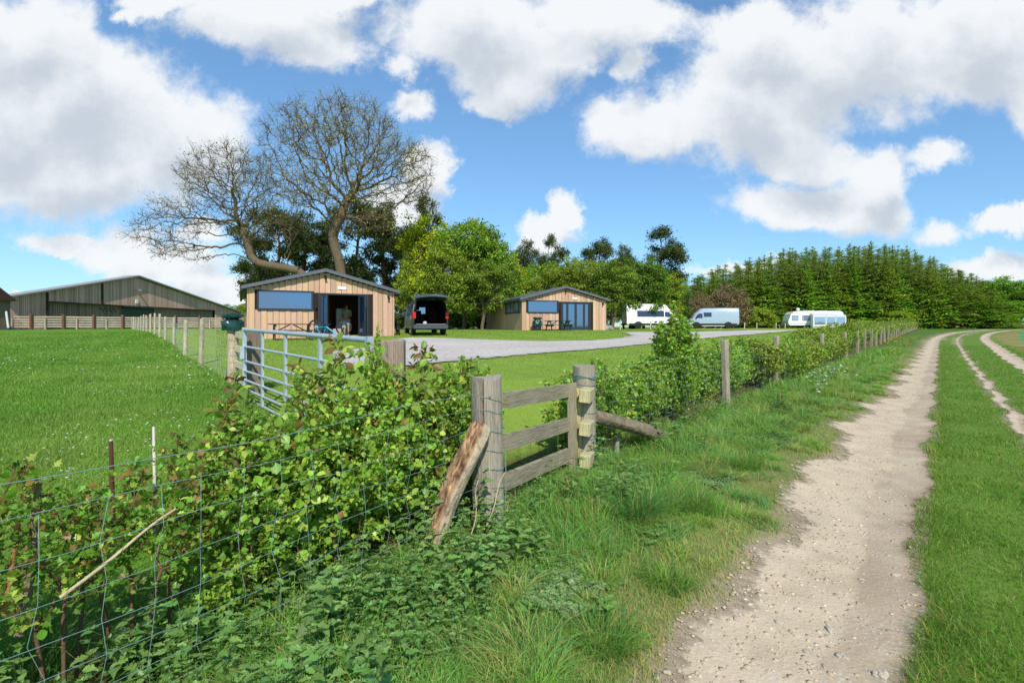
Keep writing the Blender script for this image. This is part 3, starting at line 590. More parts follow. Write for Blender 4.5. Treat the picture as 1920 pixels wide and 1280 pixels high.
bush = tree_data('bush', [(0, 0, 1.6, 1.5, 1.5, 1.5), (.9, 0, 1.2, .9, .9, 1.1), (-.9, .3, 1.2, .9, .9, 1.1), (0, -.9, 1.1, .9, .9, 1.0), (0, .2, 2.5, .8, .8, .6)], [(0, 0, -.1), (0, 0, .2)], 500, .2, 3, .3, .06, .01, 41, leaves=9000, lsize=.15, lspread=.16, lcol=BG, lvar=.25, bark=px(110, 92, 70))
bush2 = tree_data('bush', [(0, 0, 1.6, 1.5, 1.5, 1.5), (.9, 0, 1.2, .9, .9, 1.1), (-.9, .3, 1.2, .9, .9, 1.1), (0, -.9, 1.1, .9, .9, 1.0)], [(0, 0, -.1), (0, 0, .2)], 900, .16, 3, .22, .05, .008, 42, leaves=5000, lsize=.13, lspread=.12, lcol=px(120, 104, 70), lvar=.2, bark=px(128, 104, 84), twigs=4, tl=.4, tr=.008)
for k, (a, b, c, d_, m_, lab) in enumerate(BU): tree_at('bush', [bush2 if m_ is TB else bush], k, a, b, c, d_, lab, 'bushes along the wood edge', m_, hb=3.1, wb=3.7, cat='bush')
for k in range(9):
    a = 742+k*27; tree_at('bush', [bush], k+20, a+r.uniform(-8, 8), r.uniform(572, 590), 50+r.uniform(0, 8), r.uniform(40, 60), 'low dark bush among the trunks behind the open van and far cabin', 'undergrowth bushes behind the cabins', TD, hb=3.1, wb=3.7, cat='bush')
# thin bare stems standing among the trees behind the van
# ------------------------------------------------------------------ barn
rb = random.Random(5)
def var(c, k): q = 1+rb.uniform(-k, k); return tuple(min(.95, v*q) for v in c)
BX = -46.; bz = 1.2
barn = empty('barn', (BX, 62.6, bz), 0, 'huge weathered timber clad barn with a shallow gable and dark door', 'barn')
def barn_roof(y): return (7.5-1.2)-(3.4/16.1)*abs(y) if y < 0 else 6.3-(3.65/23.6)*y
Y0, Y1 = 46.5-62.6, 86.2-62.6; BC = px(206, 168, 150)
up_ = MB(); lo_ = MB(); lo2_ = MB(); y = Y0
while y < Y1:
    wd_ = .21; inb = (50.6-62.6) < y < (79.1-62.6); top = barn_roof(y+.1)
    c = var(BC, .24)
    if inb:
        up_.box(0, .05, y, y+wd_-.05, 2.78, top, c)
        if not (-2.0 < y < 3.5): (lo_ if y < 0 else lo2_).box(-.34, -.30, y+.02, y+wd_-.05, 0, 2.84, var(px(150, 128, 114), .25))
    else: up_.box(0, .05, y, y+wd_-.05, -.2, top, c)
    y += wd_
up_.build('wall', M['board'], barn); lo_.build('lower_wall', M['board'], barn); lo2_.build('lower_wall', M['board'], barn)
m = MB(px(46, 40, 36)); m.prism([(Y0, -.2), (Y1, -.2), (Y1, barn_roof(Y1)-.05), (0, 6.25), (Y0, barn_roof(Y0)-.05)], 'x', -.8, -.4); m.build('backing', M['plain'], barn)
m = MB(px(64, 52, 44)); m.beam((.06, 50.6-62.6, 2.76), (.06, 79.1-62.6, 2.76), .16, .10)
for yy_ in (50.6-62.6, -5.2, ): m.box(.05, .12, yy_-.12, yy_+.12, -.2 if yy_ < -8 else 2.8, barn_roof(yy_)-.1)
m.build('trim', M['wood'], barn)
m = MB(px(150, 150, 148))
for a, b in (((Y0-.5, barn_roof(Y0)-.06), (0, 6.42)), ((0, 6.42), (Y1+.5, barn_roof(Y1)-.03))):
    m.add([(.45, a[0], a[1]), (.45, b[0], b[1]), (-.9, b[0], b[1]), (-.9, a[0], a[1]), (.45, a[0], a[1]+.14), (.45, b[0], b[1]+.14), (-.9, b[0], b[1]+.14), (-.9, a[0], a[1]+.14)], [(0,1,2,3),(7,6,5,4),(0,4,5,1),(1,5,6,2),(2,6,7,3),(3,7,4,0)])
m.prism([(Y0+6, -.2), (Y1-.5, -.2), (Y1-.5, barn_roof(Y1)-1.2), (4, 3.4), (Y0+6, 1.6)], 'x', -45, -.95)
m.build('roof', M['grey'], barn)
m = MB(px(58, 66, 62)); [m.box(-.33, -.24, -1.95+k*.27, -1.95+k*.27+.24, 0, 2.55) for k in range(20)]; dr_ = m.build('door', M['grey'], barn)
MB(px(40, 72, 62)).box(-.05, .22, -2.1, 3.5, 2.62, 2.75).build('canopy', M['grey'], dr_)
m = MB(px(120, 118, 112)); m.box(.05, .75, -.1, .12, 4.75, 4.85); m.box(.5, .95, -.3, .45, 4.62, 4.76); m.build('lamp', M['plain'], barn)
MB(px(225, 225, 222)).box(.05, .14, -.15, .3, 3.1, 3.55, bev=.02).build('alarm_box', M['plain'], barn)
m = MB(px(66, 50, 42)); [m.tube([(-.28, -5+.62*k+.3*j, 2.3-.22*j), (-.24, -5+.62*k+.3*j, 2.3-.22*j)], .09, 8, px(30, 26, 24)) for k in range(4) for j in range(2)]; m.build('vent_hole', M['plain'], barn)
# low shed at the left end of the barn
sh_ = empty('shed', (-47, 41.9, 1.2), 0, 'small shed with a dark red roof at the left edge beside the barn', 'shed')
m = MB(px(150, 140, 126)); m.box(0, 3.6, 0, 2.4, 0, 2.5, px(120, 104, 92)); m.box(3.6, 3.66, .3, 1.0, .3, 2.2, px(205, 205, 200)); m.build('wall', M['board'], sh_)
m = MB(px(84, 50, 46)); m.prism([(-.3, 2.5), (2.75, 2.5), (1.2, 3.6)], 'x', -.4, 3.9); m.build('roof', M['grey'], sh_)
m = MB(px(228, 228, 226)); m.tube([(3.72, 2.1, .2), (3.72, 1.9, 1.6)], .08, 8); m.build('downpipe', M['plain'], sh_)
# open sided shed between barn and cabin
s2 = empty('open_shed', (-42.5, 84, 1.2), 0, 'low open fronted shed between the barn and the nearer cabin', 'shed')
m = MB(px(124, 110, 98)); [m.box(x_, x_+.2, 0, .2, 0, 2.7) for x_ in (0, 3, 6)]; m.box(0, 6.2, 5, 5.2, 0, 2.7, px(50, 44, 40)); m.build('post', M['wood'], s2)
m = MB(px(140, 128, 118)); m.add([(-.5, -.4, 2.7), (6.8, -.4, 2.7), (6.8, 5.6, 4.4), (-.5, 5.6, 4.4), (-.5, -.4, 2.85), (6.8, -.4, 2.85), (6.8, 5.6, 4.55), (-.5, 5.6, 4.55)], [(0,3,2,1),(4,5,6,7),(0,1,5,4),(1,2,6,5),(2,3,7,6),(3,0,4,7)]); m.build('roof', M['grey'], s2)
# ------------------------------------------------------------------ cabins
GR = px(84, 88, 96); DF = px(46, 52, 62)
def cabin(loc, ang, label, opened):
    T = empty('timber_cabin', loc, ang, label, 'cabin'); Wd, Ln, EV, AP = 6.8, 11.5, 2.36, 3.26
    rf = lambda x: EV+(AP-EV)*(1-abs(x-Wd/2)/(Wd/2))
    ops = [(.36, 2.84, 1.32, 2.27), (3.08, 5.52, .03, 2.2)]
    LC = px(196, 160, 132); m = MB(); n = 26; bw = Wd/n
    for k in range(n):
        x0, x1 = k*bw, (k+1)*bw; pr = .0 if k % 2 else .022; xm = (x0+x1)/2; top = min(rf(x0), rf(x1))-.01; c = var(LC, .17); c = (c[0], c[1]*rb.uniform(.95, 1.04), c[2]*rb.uniform(.9, 1.08))
        segs = [(-.35, top)]
        for (a, b, z0, z1) in ops:
            if x1 > a+.02 and x0 < b-.02: segs = ([(-.35, z0)] if z0 > .2 else []) + [(z1, top)]
        for z0, z1 in segs:
            xa, xb = x0+.007, x1-.012
            for (a, b, q0, q1) in ops:
                if z0 >= q1-.01 or z1 <= q0+.01: continue
                if xa < a < xb and xm < a+.02: xb = a
                elif xa < b < xb: xa = b
            m.box(xa, xb, -.05-pr, -.028-pr*.5, z0, z1, c)
    # side walls
    sw = [(.35, 2.3, 1.32, 2.2), (2.5, 4.75, 1.32, 2.2)]
    nb = int(Ln/.165)
    for side, xs in ((0, -.05), (1, Wd+.028)):
        for k in range(nb):
            y0, y1 = k*Ln/nb+.0, (k+1)*Ln/nb-.012; segs = [(-.35, EV-.04)]
            if side == 0:
                for (a, b, z0, z1) in sw:
                    if y1 > a and y0 < b: segs = [(-.35, z0), (z1, EV-.04)]
            for z0, z1 in segs: m.box(xs, xs+.022, y0, y1, z0, z1, var(LC, .10))
    m.box(-.07, .0, -.075, -.03, -.35, EV-.03, var(LC, .05)); m.box(Wd, Wd+.07, -.075, -.03, -.35, EV-.03, var(LC, .05))
    m.box(0, Wd, Ln, Ln+.05, -.35, EV, LC); m.build('cladding', M['board'], T)
    # shell coloured dark to give the shadow lines between the boards, doorway left open
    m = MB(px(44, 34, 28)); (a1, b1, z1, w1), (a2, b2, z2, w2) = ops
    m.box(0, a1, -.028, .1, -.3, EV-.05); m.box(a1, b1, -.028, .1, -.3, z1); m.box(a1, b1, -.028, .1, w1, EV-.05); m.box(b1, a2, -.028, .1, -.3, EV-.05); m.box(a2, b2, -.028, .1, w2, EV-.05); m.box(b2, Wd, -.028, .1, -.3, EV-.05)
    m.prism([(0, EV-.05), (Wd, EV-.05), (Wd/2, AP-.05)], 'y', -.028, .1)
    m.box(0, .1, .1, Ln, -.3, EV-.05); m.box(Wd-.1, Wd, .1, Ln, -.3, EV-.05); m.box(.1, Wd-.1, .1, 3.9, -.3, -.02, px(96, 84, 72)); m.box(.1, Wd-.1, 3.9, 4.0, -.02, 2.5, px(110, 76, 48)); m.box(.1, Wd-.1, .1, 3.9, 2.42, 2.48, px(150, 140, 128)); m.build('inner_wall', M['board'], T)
    m = MB(GR)
    for sx in (-1, 1):
        xa, xb = Wd/2, Wd/2+sx*(Wd/2+.28); za, zb_ = AP+.02, AP+.02-(AP-EV)*(Wd/2+.28)/(Wd/2)
        vs = [(xa, -.32, za), (xb, -.32, zb_), (xb, Ln+.2, zb_), (xa, Ln+.2, za)]; vs += [(p[0], p[1], p[2]+.13) for p in vs]
        m.add(vs, [(0,1,2,3),(7,6,5,4),(0,4,5,1),(1,5,6,2),(2,6,7,3),(3,7,4,0)])
    rfo = m.build('roof', M['grey'], T)
    m = MB(px(92, 95, 102)); [m.beam((Wd/2, -.335, AP+.02+.065-.04), (Wd/2+sx*(Wd/2+.3), -.335, AP+.02-(AP-EV)*(Wd/2+.3)/(Wd/2)+.065-.03), .03, .14) for sx in (-1, 1)]; m.build('verge_trim', M['grey'], rfo)
    m = MB(DF); [m.tube([(x_, -.3, EV-.13), (x_, Ln+.2, EV-.13)], .055, 8) for x_ in (-.32, Wd+.32)]; m.build('gutter', M['grey'], T)
    def frame(name, par, a, b, z0, z1, t, yf, yb, mat='plain', sill=True):
        f = MB(DF); f.box(a, b, yf, yb, z1-t, z1); f.box(a, b, yf-(.05 if sill else 0), yb, z0, z0+t); f.box(a, a+t, yf, yb, z0+t, z1-t); f.box(b-t, b, yf, yb, z0+t, z1-t); return f.build(name, M[mat], par)
    wn = frame('window', T, .36, 2.84, 1.32, 2.27, .075, -.09, .05); MB().box(.435, 2.765, -.02, .0, 1.395, 2.195).build('pane', M['glass'], wn)
    for (a, b, z0, z1) in sw:
        f = MB(DF); f.box(-.07, .04, a, b, z1-.06, z1); f.box(-.10, .04, a, b, z0, z0+.08); f.box(-.07, .04, a, a+.06, z0+.08, z1-.06); f.box(-.07, .04, b-.06, b, z0+.08, z1-.06); ym = a+(b-a)*.28; f.box(-.07, .04, ym-.03, ym+.03, z0+.08, z1-.06)
        f = f.build('side_window', M['plain'], T); MB().box(-.03, -.01, a+.06, ym-.03, z0+.08, z1-.06).box(-.03, -.01, ym+.03, b-.06, z0+.08, z1-.06).build('pane', M['paleglass'], f)
    dr = MB(DF); dr.box(3.08, 5.52, -.08, .06, 2.12, 2.2); dr.box(3.08, 3.16, -.08, .06, .03, 2.12); dr.box(5.44, 5.52, -.08, .06, .03, 2.12); dr.box(3.16, 5.44, -.09, .06, -.02, .06); dr = dr.build('door_frame', M['plain'], T)
    def leaf(x0, x1, nm='door_leaf', rot=0, px_=None):
        d = empty(nm, (x0, -.01, 0), R(rot)); d.parent = T; bpy.data.objects.remove(d)
        f = MB(DF); wv = x1-x0; f.box(0, wv, -.04, .02, 2.02, 2.115); f.box(0, wv, -.04, .02, .065, .25); f.box(0, .085, -.04, .02, .25, 2.02); f.box(wv-.085, wv, -.04, .02, .25, 2.02)
        f = f.build(nm, M['plain'], T); f.location = (px_ if px_ is not None else x0, -.01, 0); f.rotation_euler = (0, 0, R(rot))
        MB().box(.085, wv-.085, -.015, -.005, .25, 2.02).build('pane', M['glass'], f)
        return f
    if opened:
        leaf(3.17, 3.55); leaf(5.06, 5.43)
        a = leaf(0, .72, 'door_leaf', -104, 3.57); b = leaf(0, .72, 'door_leaf', -76, 5.05)
        MB(px(206, 196, 184)).box(3.3, 5.3, -.75, -.1, -.16, -.06, bev=.02).build('door_step', M['plain'], T)
    else:
        leaf(3.17, 3.60); a = leaf(3.605, 4.295); b = leaf(4.305, 4.995); leaf(5.0, 5.43)
        for q, xx in ((a, .64), (b, .05)):
            m = MB((.05, .05, .055)); m.box(xx-.02, xx+.02, -.065, -.04, .92, 1.16); m.tube([(xx, -.06, 1.08), (xx, -.1, 1.08), (xx+(.1 if xx < .3 else -.1), -.1, 1.08)], .012, 6); m.build('handle', M['plain'], q)
        MB(px(190, 184, 176)).box(3.3, 5.3, -.6, -.1, -.12, -.02, bev=.02).build('door_step', M['plain'], T)
    def wlamp(x, z):
        m = MB((.02, .018, .016)); m.box(x-.05, x+.05, -.13, -.05, z-.05, z+.05, bev=.01); m.tube([(x, -.12, z+.02), (x, -.26, z-.12)], [.045, .06], 10); m.build('wall_lamp', M['plain'], T)
    wlamp(3.40, 3.02); wlamp(6.55, 2.1)
    m = MB((.02, .018, .016)); m.tube([(2.96, -.13, 1.42), (2.96, -.13, 1.60)], .05, 10); m.box(2.93, 2.99, -.12, -.05, 1.48, 1.54); m.build('wall_lamp', M['plain'], T)
    m = MB(px(236, 236, 232)); m.box(4.0, 4.42, -.10, -.05, 2.40, 2.53, bev=.01); m.build('name_plate', M['plain'], T)
    return T
CAB1 = (-12.35, 24.0, .97); A1 = math.atan2(.468, .884); cabin(CAB1, A1, 'larch clad cabin with open glazed doors and a bike upside down outside', True)
CAB2 = (.8, 38.5, 1.21); A2 = math.atan2(.28, .96); cabin(CAB2, A2, 'larch clad cabin farther off with closed glazed doors and side windows', False)
def cp(cb, ang, x, y, z=None):
    X = cb[0]+x*math.cos(ang)-y*math.sin(ang); Y = cb[1]+x*math.sin(ang)+y*math.cos(ang); return (X, Y, Hs(X, Y) if z is None else z)
# things seen inside the open cabin
q = cp(CAB1, A1, 3.75, 1.0, .96); o = empty('sofa', q, A1, 'dusky pink sofa end inside the open cabin doorway', 'sofa')
m = MB(px(190, 160, 158)); m.box(0, .62, 0, 1.5, .08, .42, bev=.05); m.build('seat', M['cloth'], o); m = MB(px(190, 160, 158)); m.box(-.14, -.005, 0, 1.5, .08, .8, bev=.05); m.build('backrest', M['cloth'], o)
q = cp(CAB1, A1, 4.95, 2.6, .96); o = empty('fridge', q, A1, 'tall pale blue fridge at the back of the open cabin', 'fridge')
m = MB(px(196, 216, 228)); m.box(-.6, 0, 0, .55, 0, 1.55, bev=.03); m.build('body', M['plain'], o); MB(px(206, 226, 236)).box(-.59, -.01, -.05, -.005, .05, 1.5, bev=.015).build('door', M['plain'], o)
def skinfig(name, pts, edges, rad, mat, parent, col, lv=2):
    me = bpy.data.meshes.new(name); me.from_pydata(pts, edges, []); o = bpy.data.objects.new(name+'_tmp', me); sc.collection.objects.link(o)
    s = o.modifiers.new('s', 'SKIN'); o.modifiers.new('u', 'SUBSURF').levels = lv
    for k, v_ in enumerate(me.skin_vertices[0].data): v_.radius = (rad[k][0], rad[k][1]) if isinstance(rad[k], tuple) else (rad[k],)*2; v_.use_root = (k == 0)
    dg = bpy.context.evaluated_depsgraph_get(); m2 = bpy.data.meshes.new_from_object(o.evaluated_get(dg)); bpy.data.objects.remove(o)
    m2.materials.clear(); m2.materials.append(M[mat]); m2.polygons.foreach_set('use_smooth', [True]*len(m2.polygons))
    a = m2.color_attributes.new('col', 'FLOAT_COLOR', 'POINT'); a.data.foreach_set('color', np.tile(np.array([*col, 1], np.float32), len(m2.vertices)).ravel())
    return link(name, m2, parent)
q = cp(CAB1, A1, 4.70, 1.5, .95); P = empty('person', q, A1-.5, 'person in a pale green T-shirt and light blue shorts standing inside the open cabin doorway', 'person')
SK = px(176, 128, 100)
pts = [(0,0,.95),(0,.01,1.15),(0,.02,1.38),(0,.01,1.47),(0,-.02,1.56),(0,-.01,1.66),(.10,0,.90),(.11,-.01,.5),(.11,.02,.09),(.12,-.12,.03),(-.10,0,.90),(-.11,-.01,.5),(-.11,.02,.09),(-.12,-.12,.03),(.19,.02,1.40),(.24,.03,1.12),(.10,-.20,1.08),(.03,-.26,1.10),(-.19,.02,1.40),(-.24,.03,1.12),(-.10,-.20,1.06),(-.03,-.26,1.08)]
ed = [(0,1),(1,2),(2,3),(3,4),(4,5),(0,6),(6,7),(7,8),(8,9),(0,10),(10,11),(11,12),(12,13),(2,14),(14,15),(15,16),(16,17),(2,18),(18,19),(19,20),(20,21)]
rd = [(.15,.11),(.14,.10),(.17,.11),.055,.078,.085,.088,.06,.042,.035,.088,.06,.042,.035,.06,.045,.035,.028,.06,.045,.035,.028]
skinfig('body', pts, ed, rd, 'skin', P, SK)
skinfig('t_shirt', [(0,.0,.98),(0,.01,1.15),(0,.02,1.36),(.19,.02,1.40),(.235,.03,1.2),(-.19,.02,1.40),(-.235,.03,1.2),(0,.015,1.43)], [(0,1),(1,2),(2,3),(3,4),(2,5),(5,6),(2,7)], [(.185,.135),(.175,.13),(.195,.135),.075,.066,.075,.066,.07], 'cloth', P, px(150, 160, 128))
skinfig('shorts', [(0,0,.95),(.105,0,.86),(.115,-.01,.58),(-.105,0,.86),(-.115,-.01,.58)], [(0,1),(1,2),(0,3),(3,4)], [(.18,.135),.115,.10,.115,.10], 'cloth', P, px(150, 178, 206))
m = MB(px(70, 52, 40)); m.loft([[(math.cos(a_)*.095*k_, math.sin(a_)*.105*k_+.015, z_) for a_ in np.linspace(0, 6.28, 13)[:-1]] for z_, k_ in ((1.66, 1.0), (1.72, 1.0), (1.765, .75), (1.79, .3))]); m.build('hair', M['cloth'], P, smooth=True)
# ------------------------------------------------------------------ picnic tables
def picnic(loc, rz, label):
    T = empty('picnic_table', loc, rz, label, 'picnic table', 'green picnic tables outside the cabins'); g = px(44, 66, 50); L = 1.95
    m = MB(g); [m.box(-L/2, L/2, -.36+k*.148, -.36+k*.148+.138, .70, .74, bev=.006) for k in range(5)]; m.build('table_top', M['woodx'], T)
    for s_ in (-1, 1):
        m = MB(g); [m.box(-L/2, L/2, s_*.72+k*.15-.15, s_*.72+k*.15-.012, .41, .45, bev=.006) for k in (0, 1)]; m.build('bench', M['woodx'], T)
    for x_ in (-.72, .72):
        for s_ in (-1, 1):
            m = MB(g); m.beam((x_, s_*.22, .70), (x_, s_*.66, 0), .045, .10, upv=(0, 1, 0)); m.build('leg', M['wood'], T)
        m = MB(g); m.beam((x_+.05, -.86, .36), (x_+.05, .86, .36), .045, .10); m.beam((x_+.05, -.36, .65), (x_+.05, .36, .65), .045, .08); m.build('crossbar', M['wood'], T)
        m = MB(g); m.beam((x_*.98, 0, .36), (x_*.12, 0, .69), .045, .08, upv=(0, 1, 0)); m.build('brace', M['wood'], T)
q = cp(CAB1, A1, 1.75, -1.35); picnic(q, A1, 'dark green picnic table under the long window of the nearer cabin')
q = cp(CAB2, A2, 2.35, -1.3); picnic(q, A2, 'dark green picnic table outside the farther cabin, beside the bin bag')
# ------------------------------------------------------------------ bicycles
def bicycle(loc, rot, framecol, label, bar):
    T = empty('bicycle', loc, 0, label, 'bicycle', rot=rot); r_ = .35; rear = Vector((-.55, 0, r_)); fr = Vector((.63, 0, r_)); bb = Vector((-.12, 0, .33)); st = Vector((-.30, 0, .78)); hd = Vector((.40, 0, .88)); hl = Vector((.43, 0, .74))
    for c_ in (rear, fr):
        m = MB((.012, .012, .013)); m.tube([c_+Vector((math.cos(a)*r_*.93, 0, math.sin(a)*r_*.93)) for a in np.linspace(0, 2*math.pi, 33)[:-1]], .029, 7, closed=True); wh = m.build('wheel', M['rub'], T, smooth=True)
        m = MB((.05, .05, .055)); m.tube([c_+Vector((math.cos(a)*r_*.84, 0, math.sin(a)*r_*.84)) for a in np.linspace(0, 2*math.pi, 33)[:-1]], .014, 5, closed=True)
        for k in range(16): a = k*math.pi/8; m.tube([c_+Vector((0, .02*(-1)**k, 0)), c_+Vector((math.cos(a)*r_*.84, 0, math.sin(a)*r_*.84))], .0022, 3, (.4, .4, .42))
        m.tube([c_-Vector((0, .05, 0)), c_+Vector((0, .05, 0))], .025, 8, (.3, .3, .32)); m.tube([c_+Vector((0, -.045, 0)), c_+Vector((0, -.043, 0))], .085, 16, (.35, .35, .36)); m.build('rim', M['plain'], wh)
    m = MB(framecol); [m.tube([a, b], q_, 8) for a, b, q_ in ((bb, hl, .028), (st, hd-Vector((0, 0, .02)), .022), (bb, st, .020), (hl-Vector((0, 0, .04)), hd+Vector((-.01, 0, .03)), .026))]
    for s_ in (-1, 1): m.tube([bb, rear+Vector((0, s_*.06, 0))], .013, 6); m.tube([st-Vector((0, 0, .06)), rear+Vector((0, s_*.06, 0))], .011, 6)
    m.build('frame', M['paint'], T, smooth=True)
    m = MB((.02, .02, .022)); m.tube([hl, hl+Vector((.04, 0, -.06))], .03, 8)
    for s_ in (-1, 1): m.tube([hl+Vector((.03, s_*.06, -.04)), fr+Vector((0, s_*.06, 0))], .017, 7)
    m.build('fork', M['plain'], T)
    m = MB((.02, .02, .022)); m.tube([hd, hd+Vector((.05, 0, .06))], .018, 7); m.tube([hd+Vector((0, -.36, .08)), hd+Vector((.06, -.1, .06)), hd+Vector((.06, .1, .06)), hd+Vector((0, .36, .08))], .013, 7); m.build('handlebar', M['plain'], T)
    m = MB(bar); m.tube([st, st+Vector((-.03, 0, .12))], .015, 7, (.02, .02, .022)); m.loft([[(st.x+x_, w_*math.cos(a), st.z+.14+.025*math.sin(a)) for a in np.linspace(0, 6.28, 9)[:-1]] for x_, w_ in ((-.17, .07), (-.08, .065), (.03, .03), (.11, .02))]); m.build('saddle', M['rub'], T)
    m = MB((.03, .03, .032)); m.tube([bb+Vector((0, -.07, 0)), bb+Vector((0, -.066, 0))], .085, 18); m.tube([bb+Vector((0, -.06, 0)), bb+Vector((.12, -.09, -.11))], .012, 6); m.tube([bb+Vector((0, .06, 0)), bb+Vector((-.12, .09, .11))], .012, 6)
    m.box(bb.x+.07, bb.x+.17, -.17, -.09, bb.z-.13, bb.z-.105); m.box(bb.x-.17, bb.x-.07, .09, .17, bb.z+.105, bb.z+.13); m.build('crank', M['plain'], T); return T
q = Vector(atD(617, 22.6)+(0,)); zz = Hs(q.x, q.y)+.97
bicycle((q.x, q.y, zz), (math.pi, 0, .12), px(30, 165, 205), 'blue framed mountain bike standing upside down outside the nearer cabin', (.02, .02, .02))
vx, vy = -6.35, 28.6; bicycle((vx, vy, Hs(vx, vy)), (R(-8), 0, R(90+18)), (.03, .03, .03), 'dark bicycle leaning against the side of the open van', (.02, .02, .02))
vx, vy = -6.9, 28.0; bicycle((vx, vy, Hs(vx, vy)), (R(-10), 0, R(90+30)), px(60, 62, 66), 'grey bicycle leaning between the van and the nearer cabin', (.02, .02, .02))
# ------------------------------------------------------------------ vehicles (x = right, y = forward, origin under the tail)
def ring(y, zb, zt, wb, wm, zm, wt, rnd=.14, dy=0):
    h = [(0, zb), (wb*.88, zb), (wb, zb+.10), (wm, zm), ((wm+wt)/2, (zm+zt-rnd)/2+.02), (wt, zt-rnd), (wt-rnd*.45, zt-rnd*.28), (wt-rnd*1.3, zt), (0, zt+.02)]
    return [(x_, y, z_) for x_, z_ in h]+[(-x_, y, z_) for x_, z_ in h[-2:0:-1]]
def wheel(T, x, y, r_=.34, w_=.24, rim=(.25, .25, .26)):
    s_ = 1 if x > 0 else -1; o = MB((.012, .012, .012)); secs = []
    for xx, q_ in ((-w_, r_*.55), (-w_, r_*.92), (-w_+.03, r_), (-.03, r_), (0, r_*.93), (0, r_*.66), (-.03, r_*.64)): secs.append([(x+s_*xx, y+math.cos(a)*q_, r_+math.sin(a)*q_) for a in np.linspace(0, 2*math.pi, 25)[:-1]])
    o.loft(secs); wh = o.build('wheel', M['rub'], T, smooth=True); m = MB(rim)
    for k in range(7): a = k*2*math.pi/7; m.beam((x-s_*.02, y+math.cos(a)*.05, r_+math.sin(a)*.05), (x-s_*.02, y+math.cos(a)*r_*.63, r_+math.sin(a)*r_*.63), .05, .03)
    m.tube([(x-s_*.035, y, r_), (x-s_*.005, y, r_)], r_*.16, 10); m.tube([(x-s_*.02, y+math.cos(a)*r_*.63, r_+math.sin(a)*r_*.63) for a in np.linspace(0, 2*math.pi, 21)[:-1]], .02, 5, closed=True); m.build('rim', M['plain'], wh)
def side_quad(m, side, ys, z0, z1, wf, t=.02, col=None):   # pane lying on the body side
    (ya, yb, yc, yd) = ys; s_ = side; vs = []
    for o_ in (0, t):
        vs += [(s_*(wf(z0)+o_), ya, z0), (s_*(wf(z0)+o_), yb, z0), (s_*(wf(z1)+o_), yc, z1), (s_*(wf(z1)+o_), yd, z1)]
    m.add(vs, [(0,1,2,3),(7,6,5,4),(0,4,5,1),(1,5,6,2),(2,6,7,3),(3,7,4,0)], col)
# open tailed van
vl = (-4.36, 27.5); T = empty('van', (*vl, Hs(*vl)), R(18), 'grey green van parked with its tailgate raised, rear towards the camera', 'van')
C1 = px(66, 76, 76)
st_ = [(0, .42, 1.93, .93, .95, 1.05, .80), (.12, .36, 1.95, .94, .96, 1.05, .81), (1.2, .32, 1.97, .95, .965, 1.05, .82), (3.0, .32, 1.95, .95, .965, 1.05, .80), (3.35, .32, 1.88, .95, .965, 1.03, .74), (4.0, .32, 1.30, .95, .95, 1.0, .80), (4.65, .34, 1.02, .92, .90, .8, .74), (4.9, .42, .84, .80, .76, .65, .66)]
secs = [ring(*q_) for q_ in st_]; m = MB(C1); m.loft(secs, False, True); bd = m.build('body', M['paint'], T, smooth=True)
inn = [[(p[0]*.93, p[1]+.02, .62+(p[2]-.42)*.86 if p[2] > .6 else .60) for p in s_] for s_ in secs[:5]]; m = MB((.012, .012, .013)); m.loft(inn, False, True)
m.loft([secs[0], inn[0]], False, False, (.02, .022, .024)); m.build('load_bay', M['rub'], T)
m = MB((.02, .02, .022)); [m.box(x_-.24, x_+.24, 2.1, 2.25, .7, 1.42, bev=.05) for x_ in (-.45, .45)]; [m.box(x_-.13, x_+.13, 2.12, 2.22, 1.44, 1.62, bev=.04) for x_ in (-.45, .45)]; m.build('seat', M['cloth'], T)
m = MB(px(150, 170, 150)); m.box(-.62, .1, 2.72, 2.74, 1.25, 1.62); m.build('windscreen', M['paleglass'], T)  # pale pane inside the bay, coloured as daylight seen through the windscreen
wf = lambda z: .965-(z-1.05)*(.965-.81)/.75
for s_ in (-1, 1):
    m = MB(); side_quad(m, s_, (.25, 1.35, 1.32, .45), 1.12, 1.72, wf); side_quad(m, s_, (1.45, 2.55, 2.5, 1.42), 1.12, 1.72, wf); side_quad(m, s_, (2.68, 3.75, 3.15, 2.65), 1.12, 1.72, wf); m.build('side_window', M['darkglass'], T)
    m = MB(px(200, 20, 24)); m.loft([[(s_*x_, y_, z_) for x_, y_ in ((.80, -.015), (.955, -.015), (.985, .10), (.82, .06))] for z_ in (.93, 1.28)]); m.build('tail_light', M['plain'], T)
    for y_ in (.95, 3.95): wheel(T, s_*.95, y_)
    m = MB(C1); m.box(s_*1.12-.10, s_*1.12+.10, 3.35, 3.43, 1.12, 1.34, bev=.03); m.box(s_*.98-.05, s_*.98+.05, 3.36, 3.42, 1.16, 1.22); m.build('wing_mirror', M['paint'], T)
m = MB(px(70, 76, 82)); m.box(-.93, .93, -.12, .06, .36, .60, bev=.04); m.box(-.80, .80, -.13, .02, .605, .64, px(150, 150, 150), bev=.01); m.build('bumper', M['plain'], T)
m = MB(px(44, 58, 62)); n_ = 9; g_ = []
for t_, (yy_, zz_) in ((0, (.10, 1.97)), (.35, (-.35, 2.12)), (.7, (-.75, 2.16)), (1, (-1.08, 2.05))):
    wv = .80+.12*t_; g_.append([(x_, yy_+.10*abs(x_)**2*(-1 if t_ < .5 else 1), zz_-.10*(x_/wv)**2+o_) for o_, xs in ((0, np.linspace(-wv, wv, n_)), (.055, np.linspace(wv, -wv, n_))) for x_ in xs])
m.loft(g_); tg = m.build('tailgate', M['paint'], T, smooth=True)
